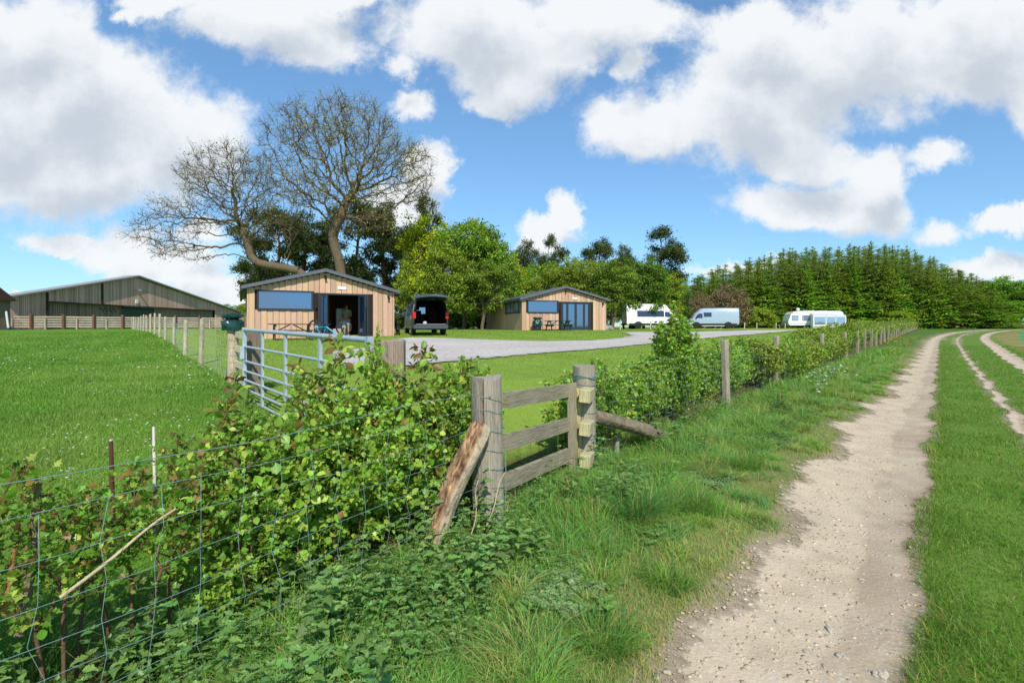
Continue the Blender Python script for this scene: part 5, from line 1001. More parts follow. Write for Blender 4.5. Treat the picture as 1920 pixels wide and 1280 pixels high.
# ------------------------------------------------------------------ hedge
HG = px(136, 172, 64); HR = px(136, 108, 60); HD = px(112, 152, 50); HY = px(172, 188, 76)
def shrub(name, seed, hgt, wid, leafn, tpl, ls, base, red=.06, stems=3, sparse=0.0, lo=.08):
    r = np.random.default_rng(seed); E = [(0, 0, hgt*.50, wid*.5, wid*.42, hgt*.46)]
    for k in range(5): a = r.random()*6.28; E.append((math.cos(a)*wid*.32, math.sin(a)*wid*.28, hgt*r.uniform(.3, .8), wid*.22, wid*.2, hgt*r.uniform(.12, .2)))
    E.append((r.uniform(-.1, .1), 0, hgt*.93, .09, .09, hgt*.14))
    att = ellpts(E, int(360*hgt*wid/.6), r); att = att[att[:, 2] > lo]
    Ns = [(0, 0, -.05)]; pr = [0]
    for k in range(stems):
        x_, y_ = r.uniform(-wid*.25, wid*.25), r.uniform(-wid*.2, wid*.2); b_ = len(Ns); l = 0
        for z_ in np.arange(.0, hgt*.45, .06): Ns.append((x_*(.4+z_), y_*(.4+z_), z_)); pr.append(l if z_ > 0 else 0); l = len(Ns)-1
    N, par = colonize(att, Ns, pr, .05, .5, .075, 60, r, .3)
    rad, ch = radii(N, par, .0016, .015, 2.1); rad = np.minimum(rad, .012)
    V, F = frusta(N[par[1:]], N[1:], rad[par[1:]]*.5+rad[1:]*.5, rad[1:], 5)
    wd = npmesh(name+'_stems', V, [F], M['bark'], None, np.array(px(112, 88, 66)), smooth=True, dataonly=True)
    k0 = np.where((rad < .006) & (N[:, 2] > lo))[0]; b = r.choice(k0, leafn); pos = N[b]+r.normal(0, .018+sparse, (leafn, 3)); dd = N[b]-N[par[b]]
    dd /= np.maximum(np.linalg.norm(dd, axis=1, keepdims=True), 1e-6); dirs = dd*.6+r.normal(0, .65, dd.shape); dirs[:, 2] -= .1
    V, F = scatter(*tpl, pos, dirs, ls*r.uniform(.45, 1.3, leafn), up=np.tile([0.05, -.25, 1.], (leafn, 1))+r.normal(0, .6, (leafn, 3)), r=r)
    top = (pos[:, 2]/hgt); lc = leafcols(leafn, base, .2, r, HY, .18); m_ = r.random(leafn) < red*(.3+2.2*np.clip(top-.55, 0, 1)); lc[m_] = np.array(HR)*(1+r.normal(0, .25, (m_.sum(), 1))); lc = np.clip(lc, .01, .8)
    n2 = leafn//5; b = r.choice(k0, n2); t2 = ovleaf(.36); p2 = N[b]+r.normal(0, .03, (n2, 3)); V2, F2 = scatter(*t2, p2, r.normal(0, .7, (n2, 3))+[0, 0, -.25], (ls*.95 if tpl is haw else ls*.8)*r.uniform(.5, 1.4, n2), up=np.tile([0.05, -.25, .8], (n2, 1))+r.normal(0, .7, (n2, 3)), r=r)
    c2 = leafcols(n2, np.array(base)*[.9, 1.0, .9], .25, r, HY, .2)
    ld = npmesh(name+'_leaves', np.concatenate([V, V2]), [F, F2+len(V)], M['leaf'], None, np.concatenate([np.repeat(lc, len(tpl[0]), 0), np.repeat(c2, len(t2[0]), 0)]), dataonly=True); return wd, ld
haw = lobleaf(1.0); cher = ovleaf(.24); haz = ovleaf(.42)
SH = dict(
    haw1=shrub('hawthorn', 1, 1.1, .75, 4200, haw, .036, HG, .06), haw2=shrub('hawthorn', 2, 1.1, .7, 3800, haw, .036, HG, .14), haw3=shrub('hawthorn', 3, 1.1, .8, 4200, haw, .038, HD, .05),
    redh=shrub('blackthorn', 4, 1.1, .7, 1500, haw, .037, HD, .42, sparse=.004, lo=.3), cherry=shrub('cherry', 5, 1.2, .6, 700, cher, .075, px(124, 146, 56), .32), hazel=shrub('hazel', 6, 1.1, .65, 900, haz, .052, HG, .08), thin=shrub('hawthorn', 7, 1.0, .7, 700, haw, .036, HD, .35, lo=.5),
    tall=shrub('field_maple', 8, 1.9, .78, 3600, lobleaf(1.3), .058, HG, .14, stems=2, lo=.5), far=shrub('hawthorn', 9, 1.1, 1.5, 4000, LEAF4, .064, px(140, 158, 60), .16), far2=shrub('hawthorn', 10, 1.1, 1.5, 4000, LEAF4, .064, px(130, 158, 54), .08))
def hedge(kind, x, y, h_, k, lab, group='hedge plants', wsc=1.0, z=None):
    hh = {'cherry': 1.2, 'tall': 1.9, 'thin': 1.0}.get(kind, 1.1); s_ = h_/hh
    put('hedge_shrub', SH[kind], (x, y, Hs(x, y) if z is None else z), (wsc*s_**.5, wsc*s_**.5, s_), k*1.7, lab, 'shrub', group, parts=('stems', 'leaves'))
ordn = ['first', 'second', 'third', 'fourth', 'fifth', 'sixth', 'seventh', 'eighth', 'ninth', 'tenth', 'eleventh', 'twelfth', 'thirteenth', 'fourteenth', 'fifteenth', 'sixteenth', 'seventeenth', 'eighteenth', 'nineteenth', 'twentieth']
# left run, placed along the fence about 40 cm behind it: (bearing Y on the fence, offset, kind, height)
LH = [(.95, .45, 'thin', .95, 'leafy green hedge plant in the left bottom corner'), (1.30, .42, 'redh', 1.16, 'reddish sprigged hedge plant at the left edge'), (1.52, .62, 'redh', 1.14, 'red tipped blackthorn reaching over the top wire at far left'), (1.78, .38, 'thin', .92, 'thin hedge plant with bare lower stems beside the dead stick'), (1.98, .42, 'thin', .96, 'red tipped plant above the dead stick'),
      (2.14, .50, 'thin', 1.00, 'dark green hedge plant between the dead stick and the pale stone'), (2.36, .38, 'haw2', 1.06, 'hawthorn plant above the pale stone'), (2.44, .62, 'cherry', 1.16, 'cherry plant with hanging reddish leaves before the steel gate'), (2.58, .35, 'hazel', 1.05, 'broad leaved hazel plant over the top wire'), (2.72, .55, 'haw1', 1.14, 'bright hawthorn behind the top wire below the gate'),
      (2.86, .34, 'haw1', 1.06, 'bright hawthorn clump left of the rotten brace'), (2.98, .68, 'cherry', 1.32, 'taller cherry sprig with drooping leaves in front of the gate bars'), (3.12, .45, 'haw2', 1.16, 'dense hawthorn directly behind the rotten brace'), (3.30, .70, 'hazel', 1.36, 'tall leafy shoot in front of the thick brown gatepost'), (3.36, .38, 'hazel', 1.08, 'hazel plant behind the top of the split post'),
      (3.55, .60, 'cherry', 1.26, 'reddish leaved cherry left of the split post top'), (3.72, .42, 'haw1', 1.12, 'hawthorn pressing against the back of the split post'), (3.92, .70, 'cherry', 1.22, 'cherry plant right behind the split post'), (4.15, .62, 'haw1', 1.14, 'bright hawthorn over the left half of the stile'), (4.42, .75, 'haw2', 1.16, 'hawthorn with upright red tips behind the stile rails'), (4.62, 1.0, 'haw1', .98, 'low green hawthorn seen through the stile rails')]
for k, (yb, of, kd, h_, lab) in enumerate(LH):
    fx = np.interp(yb, FY, FX); hedge(kd, fx-of*.84, yb+of*.54, h_, k, lab)
rh = random.Random(12); yb = 5.62; k = 0
while yb < 23:
    fx = np.interp(yb, FY, FX); of = rh.uniform(.32, .62); kd = rh.choice(['haw1', 'haw2', 'haw3', 'haw1', 'hazel']) if yb < 12 else rh.choice(['haw1', 'haw2', 'far', 'far2'])
    lab = ordn[k]+' hedge plant right of the stile, counted along the track fence' if k < 20 else 'hawthorn of the trimmed hedge along the middle of the track fence'
    hedge(kd, fx-of*.77, yb+of*.64, rh.uniform(.98, 1.14)*(.93 if yb < 8 else 1.08), k+30, lab, wsc=1.15); yb += .30 if yb < 8 else .42 if yb < 14 else .6; k += 1
yb = 23.
while yb < 92:
    fx = np.interp(yb, FY, FX); hedge(rh.choice(['far', 'far2']), fx-.8*rh.uniform(.6, 1.1), yb+.6, rh.uniform(1.1, 1.5), int(yb*3), 'hawthorn of the far end of the long hedge towards the wood', 'hedge plants far along the track', wsc=1.5); yb += 1.15
x_, y_ = atD(1266, 8.6); hedge('tall', x_, y_, 1.80, 3, 'tallest bushy sapling standing out of the hedge before the white camper van', 'saplings', 1.25)
x_, y_ = atD(1597, 27.5); hedge('far', x_, y_, 1.9, 5, 'small round sapling in the hedge right of the caravan', 'saplings', .55)
x_, y_ = atD(706, 3.5); hedge('tall', x_, y_, 1.40, 9, 'slender leafy sapling at the hinge of the steel gate', 'saplings', .45)
# bare canes, cut stumps and the dead stick
def cane(name, a, b, r_, colr, lab, cat='stake', bend=.02, mat='bark', tipc=None):
    a, b = Vector(a), Vector(b); m = MB(colr); m.tube([a.lerp(b, t)+Vector((bend*math.sin(t*5), 0, bend*math.sin(t*3.1))) for t in np.linspace(0, 1, 9)], [r_*(1-.35*t) for t in np.linspace(0, 1, 9)], 9)
    o = m.build(name, M[mat], None, smooth=True)
    if tipc: MB(tipc).tube([b+Vector((bend*math.sin(5), 0, bend*math.sin(3.1)-.002)), b+Vector((bend*math.sin(5), 0, bend*math.sin(3.1)+.006))], r_*.62, 9).build('cut_end', M['plain'], o)
    return tag(o, lab, cat)
def HP(pxx, pyy, D): return ((pxx-960)/960*D, D, EYE+(612-pyy)/960*D)
cane('cut_hawthorn', HP(36, 1190, 1.95), HP(78, 905, 2.0), .017, px(128, 118, 96), 'grey cut trunk with a pale sawn top near the left edge', 'trunk', .01, tipc=px(214, 196, 160))
cane('wooden_stake', HP(10, 1150, 1.85), HP(28, 1028, 1.86), .011, px(168, 120, 76), 'orange brown stake at the left edge', 'stake', 0)
cane('dead_stick', HP(112, 1120, 1.74), HP(336, 954, 2.1), .0065, px(196, 174, 138), 'long pale dead stick leaning across the wire mesh', 'stick', .015)
cane('wooden_stake', HP(212, 1010, 2.3), HP(208, 826, 2.3), .012, px(92, 60, 52), 'dark red brown cut stem poking up behind the top wire', 'stake', 0, tipc=px(206, 190, 170))
cane('white_cane', HP(292, 1010, 2.45), HP(288, 800, 2.45), .009, px(222, 212, 196), 'white cane with a pale top among the hedge leaves', 'stake', 0)
cane('cut_hawthorn', HP(448, 1030, 2.55), HP(446, 850, 2.55), .018, px(112, 96, 76), 'brown bare hedge trunk above the pale stone', 'trunk', .012)
cane('cut_hawthorn', HP(588, 1045, 3.0), HP(592, 880, 3.0), .015, px(120, 104, 84), 'grey bare hedge trunk left of the rotten brace', 'trunk', .012)
cane('cut_hawthorn', HP(436, 860, 2.9), HP(437, 772, 2.9), .016, px(150, 120, 96), 'short cut trunk with a round pale top below the gate', 'trunk', .0, tipc=px(226, 212, 186))
cane('dead_stick', HP(890, 1020, 3.3), HP(955, 885, 3.45), .004, px(190, 168, 130), 'thin pale dead stalk crossing the split post base', 'stick', .03)
cane('dead_stick', HP(870, 1030, 3.2), HP(905, 900, 3.4), .0035, px(190, 168, 130), 'thin dead stalk left of the split post base', 'stick', .03)
cane('grey_stump', HP(1154, 880, 5.9), HP(1158, 820, 5.9), .035, px(150, 146, 132), 'short grey stump under the slanting timber brace', 'stump', .0)
for k, (a, b, D) in enumerate(((395, 1052, 2.42), (425, 1048, 2.5), (320, 1100, 2.25))):
    x_, y_ = atD(a, D); s_ = (.075, .06, .04)[k]; o = rock(rb, s_*1.1, s_, s_*1.3, px(176, 164, 146), 11).build('stone', M['stone'], None, smooth=True); o.location = (x_, y_, Hs(x_, y_)+s_*.6); tag(o, ('pale stone lying under the hedge beneath the wire mesh', 'second stone just right of the pale one under the hedge', 'small stone half hidden in leaves left of the pale stones')[k], 'stone')
# ------------------------------------------------------------------ blades
def blades(name, X, Y, h_, wd, cols, lean, segs, lab, r, cat='grass', patch=None):
    n = len(X); az = r.random(n)*6.283; le = np.abs(r.normal(lean, lean*.55, n)); d = np.stack([np.cos(az), np.sin(az)], 1)
    if patch is not None: d = d*.75+patch; d /= np.maximum(np.linalg.norm(d, axis=1, keepdims=True), 1e-6)
    fa = r.random(n)*6.283; sd = np.stack([np.cos(fa), np.sin(fa), np.zeros(n)], 1); Z = H(X, Y)-.006
    lv = []
    for k in range(segs+1):
        t = k/segs; z = h_*(t-.35*le*t*t*t); o = h_*le*t*t
        c = np.stack([X+d[:, 0]*o, Y+d[:, 1]*o, Z+z], 1)
        if k < segs: w_ = (wd*(1-.75*t))[:, None]; lv += [c-sd*w_/2, c+sd*w_/2]
        else: lv.append(c)
    K = 2*segs+1; V = np.stack(lv, 1).reshape(-1, 3); b = (np.arange(n)*K)[:, None]; Fs = []
    for k in range(segs-1): Fs.append(b+np.array([[2*k, 2*k+1, 2*k+3, 2*k+2]]))
    tri = b+np.array([[2*segs-2, 2*segs-1, 2*segs]])
    F = [np.concatenate(Fs), tri] if Fs else [tri]
    o = npmesh(name, V, F, M['grass'], None, np.repeat(cols, K, 0)); return tag(o, lab, cat, kind='stuff')
def sample(n, r0, r1, a0, a1, r, p=1.5):
    e = 2-p; u = r.random(n); rad = (r0**e+u*(r1**e-r0**e))**(1/e); an = r.uniform(a0, a1, n); return rad*np.sin(an), rad*np.cos(an), rad
r = np.random.default_rng(99)
def trackmask(X, Y, grow=0.0):
    v = vco(X, Y); s = offs(X, Y); m_ = np.zeros(len(X), bool)
    for L_, R_ in tracks(v): m_ |= (s > L_-grow) & (s < R_+grow)
    return m_
gcol = lambda n, base, var_, r: np.clip(np.array(base)[None]*(1+r.normal(0, var_, (n, 1)))*(1+r.normal(0, .07, (n, 3))), .005, .8)
FGc = px(106, 146, 50); VGc = px(118, 164, 76); DRY = px(186, 164, 104); SGc = px(118, 152, 52); LWc = px(134, 158, 66)
# verge between fence and track
X, Y, rad = sample(620000, 1.3, 40, R(-52), R(50), r); d = fdist(X, Y); s = offs(X, Y); v = vco(X, Y); L0 = tracks(v)[0][0]
m_ = (d < .12) & (s < L0+.03) & (s > -6); e = (L0-s)
pn = wob(X, Y, 3.2)
m_ &= (r.random(len(X)) < np.clip((e+.06)/.15+.5*pn+.2, .12, 1)) & (r.random(len(X)) < np.clip(.85+.5*wob(X, Y, 1.1, 3), .3, 1)); X, Y, rad, e, d, v = [q_[m_] for q_ in (X, Y, rad, e, d, v)]
far_ = np.clip((rad/4)**.55, 1, 5); tall = sm((e-.25)/.9)*(.6+.7*np.clip(wob(X, Y, 1.9, 1), -.4, 1))
h_ = (.055+.27*np.clip(tall, 0, 1.2))*r.uniform(.5, 1.25, len(X)); dry = r.random(len(X)) < np.clip(.34-.34*e/.7, .05, .4)+.06
c = gcol(len(X), VGc, .18, r); gr = np.clip(wob(X, Y, .9, 2)*.5+.5, 0, 1)[:, None]; c = c*(1-gr*.5)+np.array(px(118, 164, 50))*gr*.5; yl = np.clip(1-e/.8, 0, 1)[:, None]*.55; c = c*(1-yl)+np.array(px(160, 164, 90))*yl; c[dry] = gcol(int(dry.sum()), DRY, .15, r)
pa = np.stack([np.cos(wob(X, Y, 2.1)*3+2), np.sin(wob(X, Y, 2.1)*3+2)], 1)*.5
blades('verge_grass', X, Y, h_, .0046*far_*(.7+.7*np.clip(h_/.2, 0, 1)), c, .95, 3, 'tufty grass of the verge between fence and track', r, patch=pa)
# grass strips of the lane
X, Y, rad = sample(430000, 1.5, 48, R(10), R(52), r); s = offs(X, Y); v = vco(X, Y); tk = tracks(v)
m_ = (s > tk[0][1]-.03) & (s < 4.6) & ~trackmask(X, Y, -.03); m_ &= (r.random(len(X)) < np.clip(.9+.45*wob(X, Y, 2.3, 5), .35, 1)); X, Y, rad, s, v = [q_[m_] for q_ in (X, Y, rad, s, v)]
far_ = np.clip((rad/4)**.6, 1, 5); L1, R1 = tracks(v)[0][1], tracks(v)[1][0]; ed = np.minimum(np.abs(s-L1), np.abs(s-R1))
h_ = (.035+.045*np.clip(.5+wob(X, Y, 3.0)+.3*(s > 3), 0, 1.4)+.035*np.exp(-np.abs(s-L1-.05)/.08))*r.uniform(.5, 1.3, len(X)); c = gcol(len(X), SGc, .16, r); dry = r.random(len(X)) < .10+.10*(ed < .12); c[dry] = gcol(int(dry.sum()), DRY, .15, r)
gr = np.clip(wob(X, Y, 1.6, 7)*.6+.4, 0, 1)[:, None]; c = c*(1-gr*.45)+np.array(px(84, 138, 46))*gr*.45
pa = np.tile([-.35, -.35], (len(X), 1))
blades('lane_grass', X, Y, h_, .0040*far_, c, .9, 2, 'short grass strips between the wheel tracks of the lane', r, patch=pa)
# field on the left
X, Y, rad = sample(480000, 1.8, 42, R(-50), R(-8), r, 1.45); d = fdist(X, Y); m_ = (d > .5) & isfield(X, Y) & (r.random(len(X)) < np.clip(.2+(d-.5)/.5, 0, 1)); X, Y, rad = X[m_], Y[m_], rad[m_]
far_ = np.clip((rad/4)**.6, 1, 5); h_ = (.045+.035*np.clip(wob(X, Y, 1.7)+.5, 0, 1.5))*r.uniform(.5, 1.35, len(X))*np.clip(rad/6, 1, 1.3); c = gcol(len(X), FGc, .18, r); gr = np.clip(wob(X, Y, .45, 2)*.8+.3+.5*wob(X, Y, 2.2), 0, 1)[:, None]; c = c*(1-gr*.65)+np.array(px(148, 168, 78))*gr*.65
dry = r.random(len(X)) < .03; c[dry] = gcol(int(dry.sum()), px(170, 186, 120), .15, r)
blades('field_grass', X, Y, h_, .0044*far_, c, .8, 2, 'lush grass of the field rising to the barn', r)
# mown lawns of the campsite
X, Y, rad = sample(340000, 3.5, 48, R(-30), R(46), r, 1.3); d = fdist(X, Y); m_ = (d > .7) & ~isfield(X, Y) & ~inpoly(X, Y, DRIVE) & (Y < 46)
for cb, an in ((CAB1, A1), (CAB2, A2)):
    lx = (X-cb[0])*math.cos(an)+(Y-cb[1])*math.sin(an); ly = -(X-cb[0])*math.sin(an)+(Y-cb[1])*math.cos(an); m_ &= ~((lx > -.05) & (lx < 6.85) & (ly > -.08) & (ly < 11.6))
X, Y, rad = X[m_], Y[m_], rad[m_]; far_ = np.clip((rad/4)**.7, 1, 6); h_ = .028*r.uniform(.5, 1.4, len(X))*np.clip(rad/8, 1, 2); c = gcol(len(X), LWc, .14, r)*(1+.09*np.sign(np.sin((X*.9+Y*.35)*2.6)))[:, None]; gr = np.clip(wob(X, Y, .5, 5)*.6+.4, 0, 1)[:, None]; c = c*(1-gr*.3)+np.array(px(104, 150, 48))*gr*.3
blades('lawn_grass', X, Y, h_, .0045*far_, c, .8, 2, 'mown lawn grass around the gravel drive and the cabins', r)
# rough grass, straw and litter under the hedge
X, Y, rad = sample(60000, 1.0, 30, R(-55), R(45), r); d = fdist(X, Y); m_ = (d > -.12) & (d < .85); X, Y, rad, d = X[m_], Y[m_], rad[m_], d[m_]
st = r.random(len(X)) < .45; h_ = np.where(st, .09, .16)*r.uniform(.4, 1.4, len(X)); c = gcol(len(X), px(84, 128, 48), .2, r); c[st] = gcol(int(st.sum()), px(170, 136, 96), .22, r)
blades('hedge_bottom_grass', X, Y, h_, .004*np.clip((rad/4)**.6, 1, 4), c, 1.5, 3, 'straw and rough grass under the hedge', r)
# ------------------------------------------------------------------ weeds
def compound(seed, stemh, pairs, leaf, ls, spread, base, var_, droop=.2, ncrown=2):      # a stem with opposite leaves
    r = np.random.default_rng(seed); pos, dr, sz = [], [], []; a = r.random()*6.28
    for k in range(pairs):
        z_ = stemh*(.25+.75*(k+1)/pairs); a += 1.57
        for s_ in (0, math.pi):
            pos.append((0, 0, z_)); dr.append((math.cos(a+s_), math.sin(a+s_), .35-droop-.3*(1-k/pairs))); sz.append(ls*(1.15-.55*(k/pairs)**2)*r.uniform(.85, 1.15))
    for k in range(ncrown*2): pos.append((0, 0, stemh)); dr.append((math.cos(k*1.57), math.sin(k*1.57), .8)); sz.append(ls*.4)
    return np.array(pos), np.array(dr), np.array(sz)
def mass(name, X, Y, hs, protos, tpl, base, r, lab, alt=None, pa=.2, var_=.2, cat='weeds', kind='stuff', stemc=px(96, 128, 60), upn=.35):
    P, D_, S_, st0, st1 = [], [], [], [], []; Z = H(X, Y)
    for k in range(len(X)):
        p, d, s = protos[k % len(protos)]; a = r.random()*6.28; ca, sa = math.cos(a), math.sin(a); Rm = np.array([[ca, -sa, 0], [sa, ca, 0], [0, 0, 1]]); ln = r.normal(0, .18, 2); q_ = hs[k]
        pp = p@Rm.T*q_; pp[:, 0] += ln[0]*pp[:, 2]; pp[:, 1] += ln[1]*pp[:, 2]; P.append(pp+[X[k], Y[k], Z[k]]); D_.append(d@Rm.T); S_.append(s*q_*r.uniform(.8, 1.15)); st0.append((X[k], Y[k], Z[k]-.01)); st1.append(P[-1][-1])
    P = np.concatenate(P); D_ = np.concatenate(D_); S_ = np.concatenate(S_); V, F = scatter(*tpl, P, D_, S_, up=np.tile([0, 0, 1.], (len(P), 1))+r.normal(0, upn, (len(P), 3)), r=r)
    c = np.repeat(leafcols(len(P), base, var_, r, alt, pa), len(tpl[0]), 0); st0, st1 = np.array(st0), np.array(st1); V2, F2 = frusta(st0, st1, np.full(len(st0), .0022), np.full(len(st0), .0012), 3)
    a = MBnp = None; me = bpy.data.meshes.new(name)
    VV = np.concatenate([V, V2]); CC = np.concatenate([c, np.tile(stemc, (len(V2), 1))]); fl = [F, F2+len(V)]
    o = npmesh(name, VV, fl, M['leaf'], None, CC); tag(o, lab, cat, kind=kind); return o
def toothed(w=.32):
    pts = [(0, 0, 0)]; up = []; 
    for k in range(5): t = .12+.17*k; ww = w*math.sin(min(1, t*1.25+.12)*math.pi)**.6 if t < .8 else w*.35; up += [(t, ww, .05), (t+.07, ww*.72, .03)]
    pts += up+[(1, 0, -.08)]+[(a, -b, c_) for a, b, c_ in up[::-1]]; pts.append((.5, 0, -.02)); n_ = len(pts)-1
    return (pts, [(n_, k, (k+1) % n_) for k in range(n_)])
NT = toothed(.30); nett = [compound(s_, .16+.03*s_, 6, None, .046, 1, None, .2+.06*s_) for s_ in (1, 2, 3, 4)]
NC = px(116, 152, 80)
def region(n, cond, r0=1.3, r1=9, a0=-50, a1=50, p=1.6):
    X, Y, rad = sample(n, r0, r1, R(a0), R(a1), r, p); m_ = cond(X, Y, fdist(X, Y), offs(X, Y), vco(X, Y)); return X[m_], Y[m_]
X, Y = region(5200, lambda X, Y, d, s, v: (d < .30) & (s < -1.50-.10*v+.25*wob(X, Y, 2)) & (v < 6.5) & (wob(X, Y, 2.3, 4)+.35*wob(X, Y, 6) > .06-.75*np.exp(-((v-1.5)/1.2)**2)))
mass('nettles', X, Y, r.uniform(.55, 1.45, len(X))*np.clip(1+.5*wob(X, Y, 4), .5, 1.4), nett, NT, NC, r, 'dark green nettles spreading along the foot of the fence', px(128, 158, 84), .3)
X, Y = region(900, lambda X, Y, d, s, v: (d < .5) & (s < -1.9) & (v > 6.5) & (wob(X, Y, 1.3, 4) > -.1), 5, 26, 10, 45)
mass('nettles', X, Y, r.uniform(.8, 1.6, len(X)), nett, NT, px(84, 118, 58), r, 'nettles and docks along the fence farther up the track')
# ferny cow parsley fronds: leaflets along side ribs
def frond(seed, n=4):
    r = np.random.default_rng(seed); pos, dr, sz = [], [], []
    for f in range(n):
        a = f*6.28/n+r.normal(0, .3); L = r.uniform(.16, .26); el = r.uniform(.35, .85); e = np.array([math.cos(a), math.sin(a), 0])
        for t in np.linspace(.35, 1, 9):
            c_ = e*L*t+np.array([0, 0, L*el*t-.45*L*t*t]); sdv = np.array([-e[1], e[0], 0]); rib = .11*(1.15-t)
            for s_ in (-1, 1):
                for u in np.linspace(.2, 1, 4):
                    b_ = c_+sdv*s_*rib*u+e*rib*u*.45
                    for s2 in (-1, 1): pos.append(b_); dr.append(sdv*s_*.7+e*(.6+s2*.8)+np.array([0, 0, -.1])); sz.append(.030*(1.15-.5*u)*(1.1-.4*t))
    pos.append((0, 0, .02)); dr.append((0, 0, 1)); sz.append(.001); return np.array(pos), np.array(dr), np.array(sz)
fr = [frond(s_, 5) for s_ in (1, 2, 3)]; FT = ([(0, 0, 0), (.3, .26, .03), (.6, .12, 0), (1, 0, -.04), (.6, -.12, 0), (.3, -.26, .03)], [(0, 1, 2, 3), (0, 3, 4, 5)])
X, Y = region(420, lambda X, Y, d, s, v: (d < .15) & (s < -1.5) & (s > -2.7) & (v > 2.2) & (v < 11), 2.2, 11, -12, 42, 1.3)
mass('cow_parsley', X, Y, r.uniform(.6, 1.2, len(X)), fr, FT, px(118, 156, 80), r, 'ferny cow parsley leaves through the verge', px(120, 152, 84), .3, upn=.2)
def bunch(name, pxx, pyy, n, rad_, hmul, protos, tpl, base, lab, up=.8, alt=None, cat='plant'):
    gx, gy = GP(pxx, pyy); a = r.random(n)*6.28; q_ = rad_*np.sqrt(r.random(n)); return mass(name, gx+np.cos(a)*q_, gy+np.sin(a)*q_, r.uniform(.8, 1.2, n)*hmul, protos, tpl, base, r, lab, alt, .3, cat=cat, kind=None, upn=up)
bunch('cow_parsley_plant', 985, 1010, 20, .20, 1.15, fr, FT, px(112, 150, 58), 'bright green ferny plant at the foot of the stile', alt=px(136, 170, 66))
bunch('cow_parsley_plant', 1040, 925, 10, .12, 1.5, fr, FT, px(96, 138, 60), 'ferny plant climbing the lowest stile rail')
bunch('cow_parsley_plant', 1135, 930, 9, .15, 1.1, fr, FT, px(100, 140, 60), 'low ferny plant just right of the vertical stile board')
bunch('thistle', 1050, 1120, 7, .12, 1.0, fr, FT, px(136, 164, 104), 'grey green feathery thistle in the verge below the stile')
bunch('thistle', 1310, 905, 12, .22, 1.1, fr, FT, px(128, 158, 98), 'grey green feathery plants in the verge right of the slanting brace')
bunch('cow_parsley_plant', 1400, 830, 14, .3, 1.3, fr, FT, px(104, 140, 70), 'ferny plant near the second fence post of the track')
hog = [compound(s_, .14, 3, None, .12, 1, None, .2, .05, 1) for s_ in (5, 6)]; HLt = lobleaf(1.15)
bunch('hogweed', 395, 1200, 26, .20, 1.0, hog, HLt, px(122, 164, 84), 'broad lobed hogweed leaves in front of the lower left mesh', .25)
bunch('hogweed', 520, 1130, 14, .15, .95, hog, HLt, px(118, 160, 80), 'broad lobed hogweed leaves under the pale stone', .25)
bunch('hogweed', 280, 1270, 14, .14, .9, hog, HLt, px(118, 160, 80), 'hogweed leaves at the bottom edge left of the centre', .25)
bunch('dock', 985, 1175, 5, .09, .6, hog, cher, px(104, 144, 66), 'broad leaved dock below the split post', .3); bunch('dock', 1125, 1160, 5, .08, .55, hog, cher, px(116, 152, 72), 'pale broad leaved dock at the verge edge', .3)
# grass tussocks along the verge
tu = []
for k, (a, b, n, hh, lab) in enumerate(((1190, 985, 900, .34, 'big blue green grass tussock right of the stile plants'), (1300, 960, 600, .28, 'long grass tussock in the middle of the verge'), (1240, 900, 600, .30, 'grass tussock below the slanting brace'), (1400, 880, 420, .26, 'grass tussock beside the track, up from the brace'), (640, 1225, 520, .26, 'dark grass tussock at the bottom of the picture'), (1130, 1210, 600, .15, 'low tussock bending over the verge edge'), (60, 1270, 220, .45, 'long grass blades in the bottom left corner'), (1250, 1100, 420, .14, 'small yellowish tussock at the track edge'), (800, 1180, 380, .2, 'dark tussock among the nettles'), (1500, 790, 300, .24, 'tussock at the foot of the first track post'), (1420, 850, 300, .22, 'tussock between brace and track'))):
    gx, gy = GP(a, b); q_ = .13*np.sqrt(r.random(n)); an = r.random(n)*6.28; X = gx+np.cos(an)*q_; Y = gy+np.sin(an)*q_*1.0; hv = hh*r.uniform(.5, 1.15, n); cb = px(84, 136, 66) if k in (0, 4, 6, 8) else px(104, 146, 60); cl = gcol(n, cb, .15, r); dm = r.random(n) < .08; cl[dm] = gcol(int(dm.sum()), DRY, .1, r)
    o = blades('grass_tussock', X, Y, hv, np.full(n, .0045), cl, .75, 4, lab, r, patch=np.stack([np.cos(an), np.sin(an)], 1)*.9); del o['kind']
nc = 420; vv_ = r.uniform(.3, 24, nc)**1.0; L0_ = tracks(vv_)[0][0]; ss_ = L0_-.12-np.abs(r.normal(0, .75, nc)); cx = .766*ss_+.643*vv_; cy = -.643*ss_+.766*vv_; ok = (fdist(cx, cy) < .1); cx, cy, ss_, L0_ = cx[ok], cy[ok], ss_[ok], L0_[ok]; nc = len(cx)
mb = 130; q_ = .09*np.sqrt(r.random((nc, mb)))*r.uniform(.5, 1.3, (nc, 1)); an = r.random((nc, mb))*6.28; X = (cx[:, None]+np.cos(an)*q_).ravel(); Y = (cy[:, None]+np.sin(an)*q_).ravel(); hb_ = np.clip((L0_-ss_)*.22+.05, .06, .26)*r.uniform(.7, 1.3, nc); hv = (hb_[:, None]*r.uniform(.5, 1.15, (nc, mb))).ravel()
tc_ = np.array([px(110, 160, 88), px(136, 172, 68), px(148, 164, 84), px(120, 168, 66)])[r.integers(0, 4, nc)]*r.uniform(.85, 1.15, (nc, 1)); cl = np.repeat(tc_, mb, 0)*(1+r.normal(0, .14, (nc*mb, 1))); dm = r.random(len(X)) < .12; cl[dm] = gcol(int(dm.sum()), DRY, .1, r); fr_ = np.repeat(np.clip((np.hypot(cx, cy)/4)**.5, 1, 3), mb)
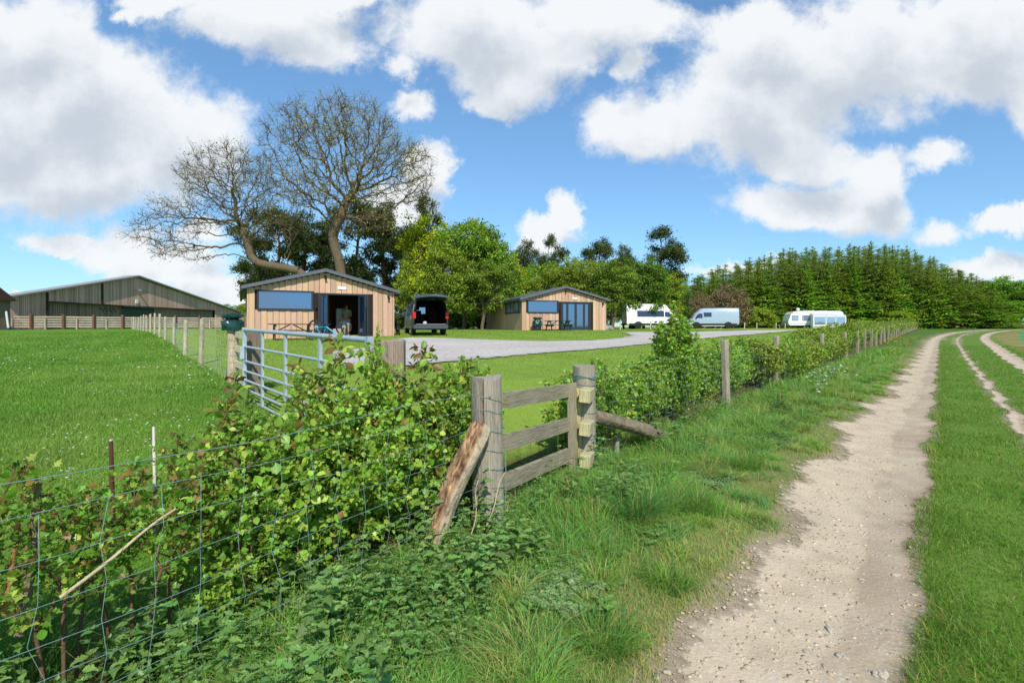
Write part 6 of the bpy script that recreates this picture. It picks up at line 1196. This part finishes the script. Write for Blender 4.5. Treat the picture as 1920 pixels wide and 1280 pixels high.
tilt = r.random(nc)*6.28; pt = np.stack([np.cos(an)+.6*np.cos(tilt)[:, None], np.sin(an)+.6*np.sin(tilt)[:, None]], -1).reshape(-1, 2)*.9
blades('verge_tussocks', X, Y, hv, .0048*fr_, np.clip(cl, .01, .8), 1.0, 4, 'small grass tussocks crowding the verge', r, patch=pt)
# small tufts invading the track
n = 46; vv_ = r.uniform(.8, 16, n); ss_ = tracks(vv_)[0][0]+np.abs(r.normal(0, .14, n)); X0 = .766*ss_+.643*vv_; Y0_ = -.643*ss_+.766*vv_; m2 = 42; an = r.random((n, m2))*6.28; q_ = .05*np.sqrt(r.random((n, m2)))*r.uniform(.5, 1.6, (n, 1)); X = (X0[:, None]+np.cos(an)*q_).ravel(); Y = (Y0_[:, None]+np.sin(an)*q_*1.6).ravel()
c = gcol(len(X), px(140, 148, 84), .2, r); dm = r.random(len(X)) < .4; c[dm] = gcol(int(dm.sum()), px(190, 164, 120), .15, r); blades('track_tufts', X, Y, r.uniform(.012, .04, len(X)), np.full(len(X), .004), c, 1.2, 2, 'small dry tufts at the ragged edge of the track', r)
# stones on the tracks
def pebbles(name, n, r0, r1, smin, smax, lab, colb, which):
    v = r.uniform(0, 1, n)**1.7*(r1-r0)+r0; tk = tracks(v); P = []
    L_, R_ = tk[which]; t = r.random(n); t = np.where(r.random(n) < .6, np.clip(r.normal(.42, .2, n), .02, .98), t); s = L_*(1-t)+R_*t; X = .766*s+.643*v; Y = -.643*s+.766*v
    ico = [(0, 0, 1), (.89, 0, .45), (.28, .85, .45), (-.72, .53, .45), (-.72, -.53, .45), (.28, -.85, .45), (.72, .53, -.45), (-.28, .85, -.45), (-.89, 0, -.45), (-.28, -.85, -.45), (.72, -.53, -.45), (0, 0, -1)]
    fc = [(0,1,2),(0,2,3),(0,3,4),(0,4,5),(0,5,1),(1,6,2),(2,7,3),(3,8,4),(4,9,5),(5,10,1),(6,7,2),(7,8,3),(8,9,4),(9,10,5),(10,6,1),(11,7,6),(11,8,7),(11,9,8),(11,10,9),(11,6,10)]
    iv = np.array(ico); sz = smin*(smax/smin)**(r.random(n)**2.2); sc3 = np.stack([sz*r.uniform(.7, 1.4, n), sz*r.uniform(.6, 1.1, n), sz*r.uniform(.3, .6, n)], 1); a = r.random(n)*6.28
    W_ = iv[None]*(1+r.normal(0, .16, (n, 12, 1)))*sc3[:, None]; x2 = W_[..., 0]*np.cos(a)[:, None]-W_[..., 1]*np.sin(a)[:, None]; y2 = W_[..., 0]*np.sin(a)[:, None]+W_[..., 1]*np.cos(a)[:, None]; z2 = W_[..., 2]+(H(X, Y)+.008)[:, None]
    V = np.stack([x2+X[:, None], y2+Y[:, None], z2], -1).reshape(-1, 3); F = (np.array(fc)[None]+(np.arange(n)*12)[:, None, None]).reshape(-1, 3); c = np.repeat(np.clip(np.array(colb)[None]*(1+r.normal(-.05, .16, (n, 1)))*(1+r.normal(0, .015, (n, 3))), .02, .8), 12, 0); o = npmesh(name, V, [F], M['stone'], None, c); return tag(o, lab, 'stones', kind='stuff')
pebbles('track_stones', 17000, .8, 26, .003, .017, 'loose pale gravel stones on the near wheel track', px(186, 168, 140), 0)
pebbles('track_stones', 900, 3, 26, .004, .012, 'loose stones on the right wheel track', px(206, 192, 174), 2)
for k, (a, b, s_, lab) in enumerate(((1578, 1238, .021, 'flat grey stone at the bottom of the near track'), (1680, 1082, .020, 'pale angular stone near the grass side of the track'), (1515, 1228, .016, 'pale stone left of the flat grey one'), (1555, 1185, .018, 'rounded pale stone in the middle of the near track'), (1616, 1092, .012, 'small grey pebble standing out on the track'), (1380, 1165, .016, 'white stone near the verge edge of the track'), (1460, 1170, .017, 'pale slab of stone left of the rounded one'), (1652, 1270, .026, 'long pale stone at the bottom by the grass strip'))):
    gx, gy = GP(a, b); o = rock(rb, s_*1.4, s_, s_*.55, var(px(176, 164, 146), .1), 8).build('track_stone', M['stone'], None); o.location = (gx, gy, Hs(gx, gy)+.012); o.rotation_euler = (0, 0, rb.uniform(0, 3)); tag(o, lab, 'stone', 'single stones lying on the track')
# flowers
def flower(pxx, pyy, D, h_, lab, big=1.0):
    x_ = (pxx-960)/960*D; top = EYE+(612-pyy)/960*D; z0 = Hs(x_, D); T = empty('dandelion', (x_, D, z0), rb.uniform(0, 6), lab, 'flower', 'yellow flowers in the verge and hedge'); h_ = max(.05, top-z0)
    m = MB(px(120, 150, 80)); m.tube([(0, 0, 0), (.01, .0, h_*.5), (0, 0, h_)], .0022, 5); m.build('stem', M['leaf'], T); m = MB(px(240, 206, 20))
    for k in range(26):
        a = k*2.4; q_ = .006+.014*k/26; l = .008*big+.012*big*k/26; m.add([(math.cos(a)*.002, math.sin(a)*.002, h_), (math.cos(a-.25)*l, math.sin(a-.25)*l, h_+.012-.010*k/26), (math.cos(a)*l*1.15, math.sin(a)*l*1.15, h_+.010-.012*k/26), (math.cos(a+.25)*l, math.sin(a+.25)*l, h_+.012-.010*k/26)], [(0, 1, 2, 3)])
    m.build('petals', M['leaf'], T)
for a in ((651, 1258, 2.02, .1, 'large yellow dandelion at the bottom edge', 1.3), (592, 1268, 2.12, .1, 'half closed dandelion left of the large one at the bottom'), (941, 1131, 2.7, .1, 'single yellow flower in the grass below the split post'), (1325, 748, 8.6, .1, 'yellow flower in the hedge left of the first track post', 1.5), (1337, 741, 8.7, .1, 'yellow flower at the hedge beside the first track post', 1.5), (1322, 738, 8.9, .1, 'upper yellow flower left of the first track post', 1.5), (1662, 705, 14.5, .1, 'lone yellow flower at the verge edge up the track', 2.4), (1668, 706, 14.4, .1, 'yellow flower touching the lone one at the verge edge', 2.2), (1045, 768, 4.6, .1, 'small yellow flower seen through the stile rails', .6), (966, 1152, 2.6, .08, 'tiny yellow flower below the split post, right of the single one', .45), (1018, 1200, 2.5, .06, 'tiny yellow flower low in the verge grass', .45)): flower(*a)
X, Y = region(260, lambda X, Y, d, s, v: (d < .1) & (s < -1.9) & (v > 12) & (v < 19) , 12, 20, 30, 44, 1.)
o = mass('white_flowers', X[:60], Y[:60], r.uniform(.9, 1.3, len(X[:60])), [compound(9, .28, 3, None, .05, 1, None, .2)], haz, px(226, 226, 216), r, 'white cow parsley flowers in the verge up the track', px(96, 140, 60), .35, upn=.2, cat='flowers')
X, Y = region(5000, lambda X, Y, d, s, v: (d < .3) & (s < -1.6) & (v > 24) & (v < 60), 22, 60, 36, 46, .6)
o = mass('yellow_flowers', X[:130], Y[:130], r.uniform(.9, 1.4, len(X[:130])), [compound(9, .2, 3, None, .06, 1, None, .2)], haz, px(226, 196, 30), r, 'yellow flowers strung along the far verge', px(96, 140, 60), .45, upn=.2, cat='flowers')
# daisies over the field
X, Y, rad = sample(2600, 4, 26, R(-48), R(-20), r, 1.2); m_ = isfield(X, Y) & (fdist(X, Y) > .8) & (wob(X, Y, .9, 2) > .1); X, Y, rad = X[m_], Y[m_], rad[m_]; Z = H(X, Y)+.055; V, F = scatter([(-.5, -.5, 0), (.5, -.5, 0), (.5, .5, 0), (-.5, .5, 0)], [(0, 1, 2, 3)], np.stack([X, Y, Z], 1), r.normal(size=(len(X), 3))*[1, 1, .2], .014*np.clip(rad/6, 1, 2.2), up=np.tile([0, 0, 1.], (len(X), 1)), r=r)
o = npmesh('daisies', V, [F], M['leaf'], None, np.tile(px(226, 228, 210), (len(V), 1))); tag(o, 'small white daisies sprinkled through the field', 'flowers', kind='stuff')
# distant wooded rise behind the trunks
a = np.linspace(-75, 55, 60); hz = 18+7*np.sin(a*.06)+3*np.sin(a*.31); rows = []
for k, (dy, kz) in enumerate(((0, 0), (20, .6), (50, .95), (90, 1.0), (160, .0))): rows.append(np.stack([a*2.2-40, np.full(60, 420.+dy), kz*hz+.5], 1))
V = np.concatenate(rows); i, j = np.meshgrid(np.arange(4), np.arange(59), indexing='ij'); F = np.stack([i*60+j, i*60+j+1, (i+1)*60+j+1, (i+1)*60+j], -1).reshape(-1, 4)
o = npmesh('hill', V, [F], M['tleaf'], None, np.array(px(84, 100, 78)), smooth=True); tag(o, 'low wooded hill far behind the trees', 'hill', kind='structure')
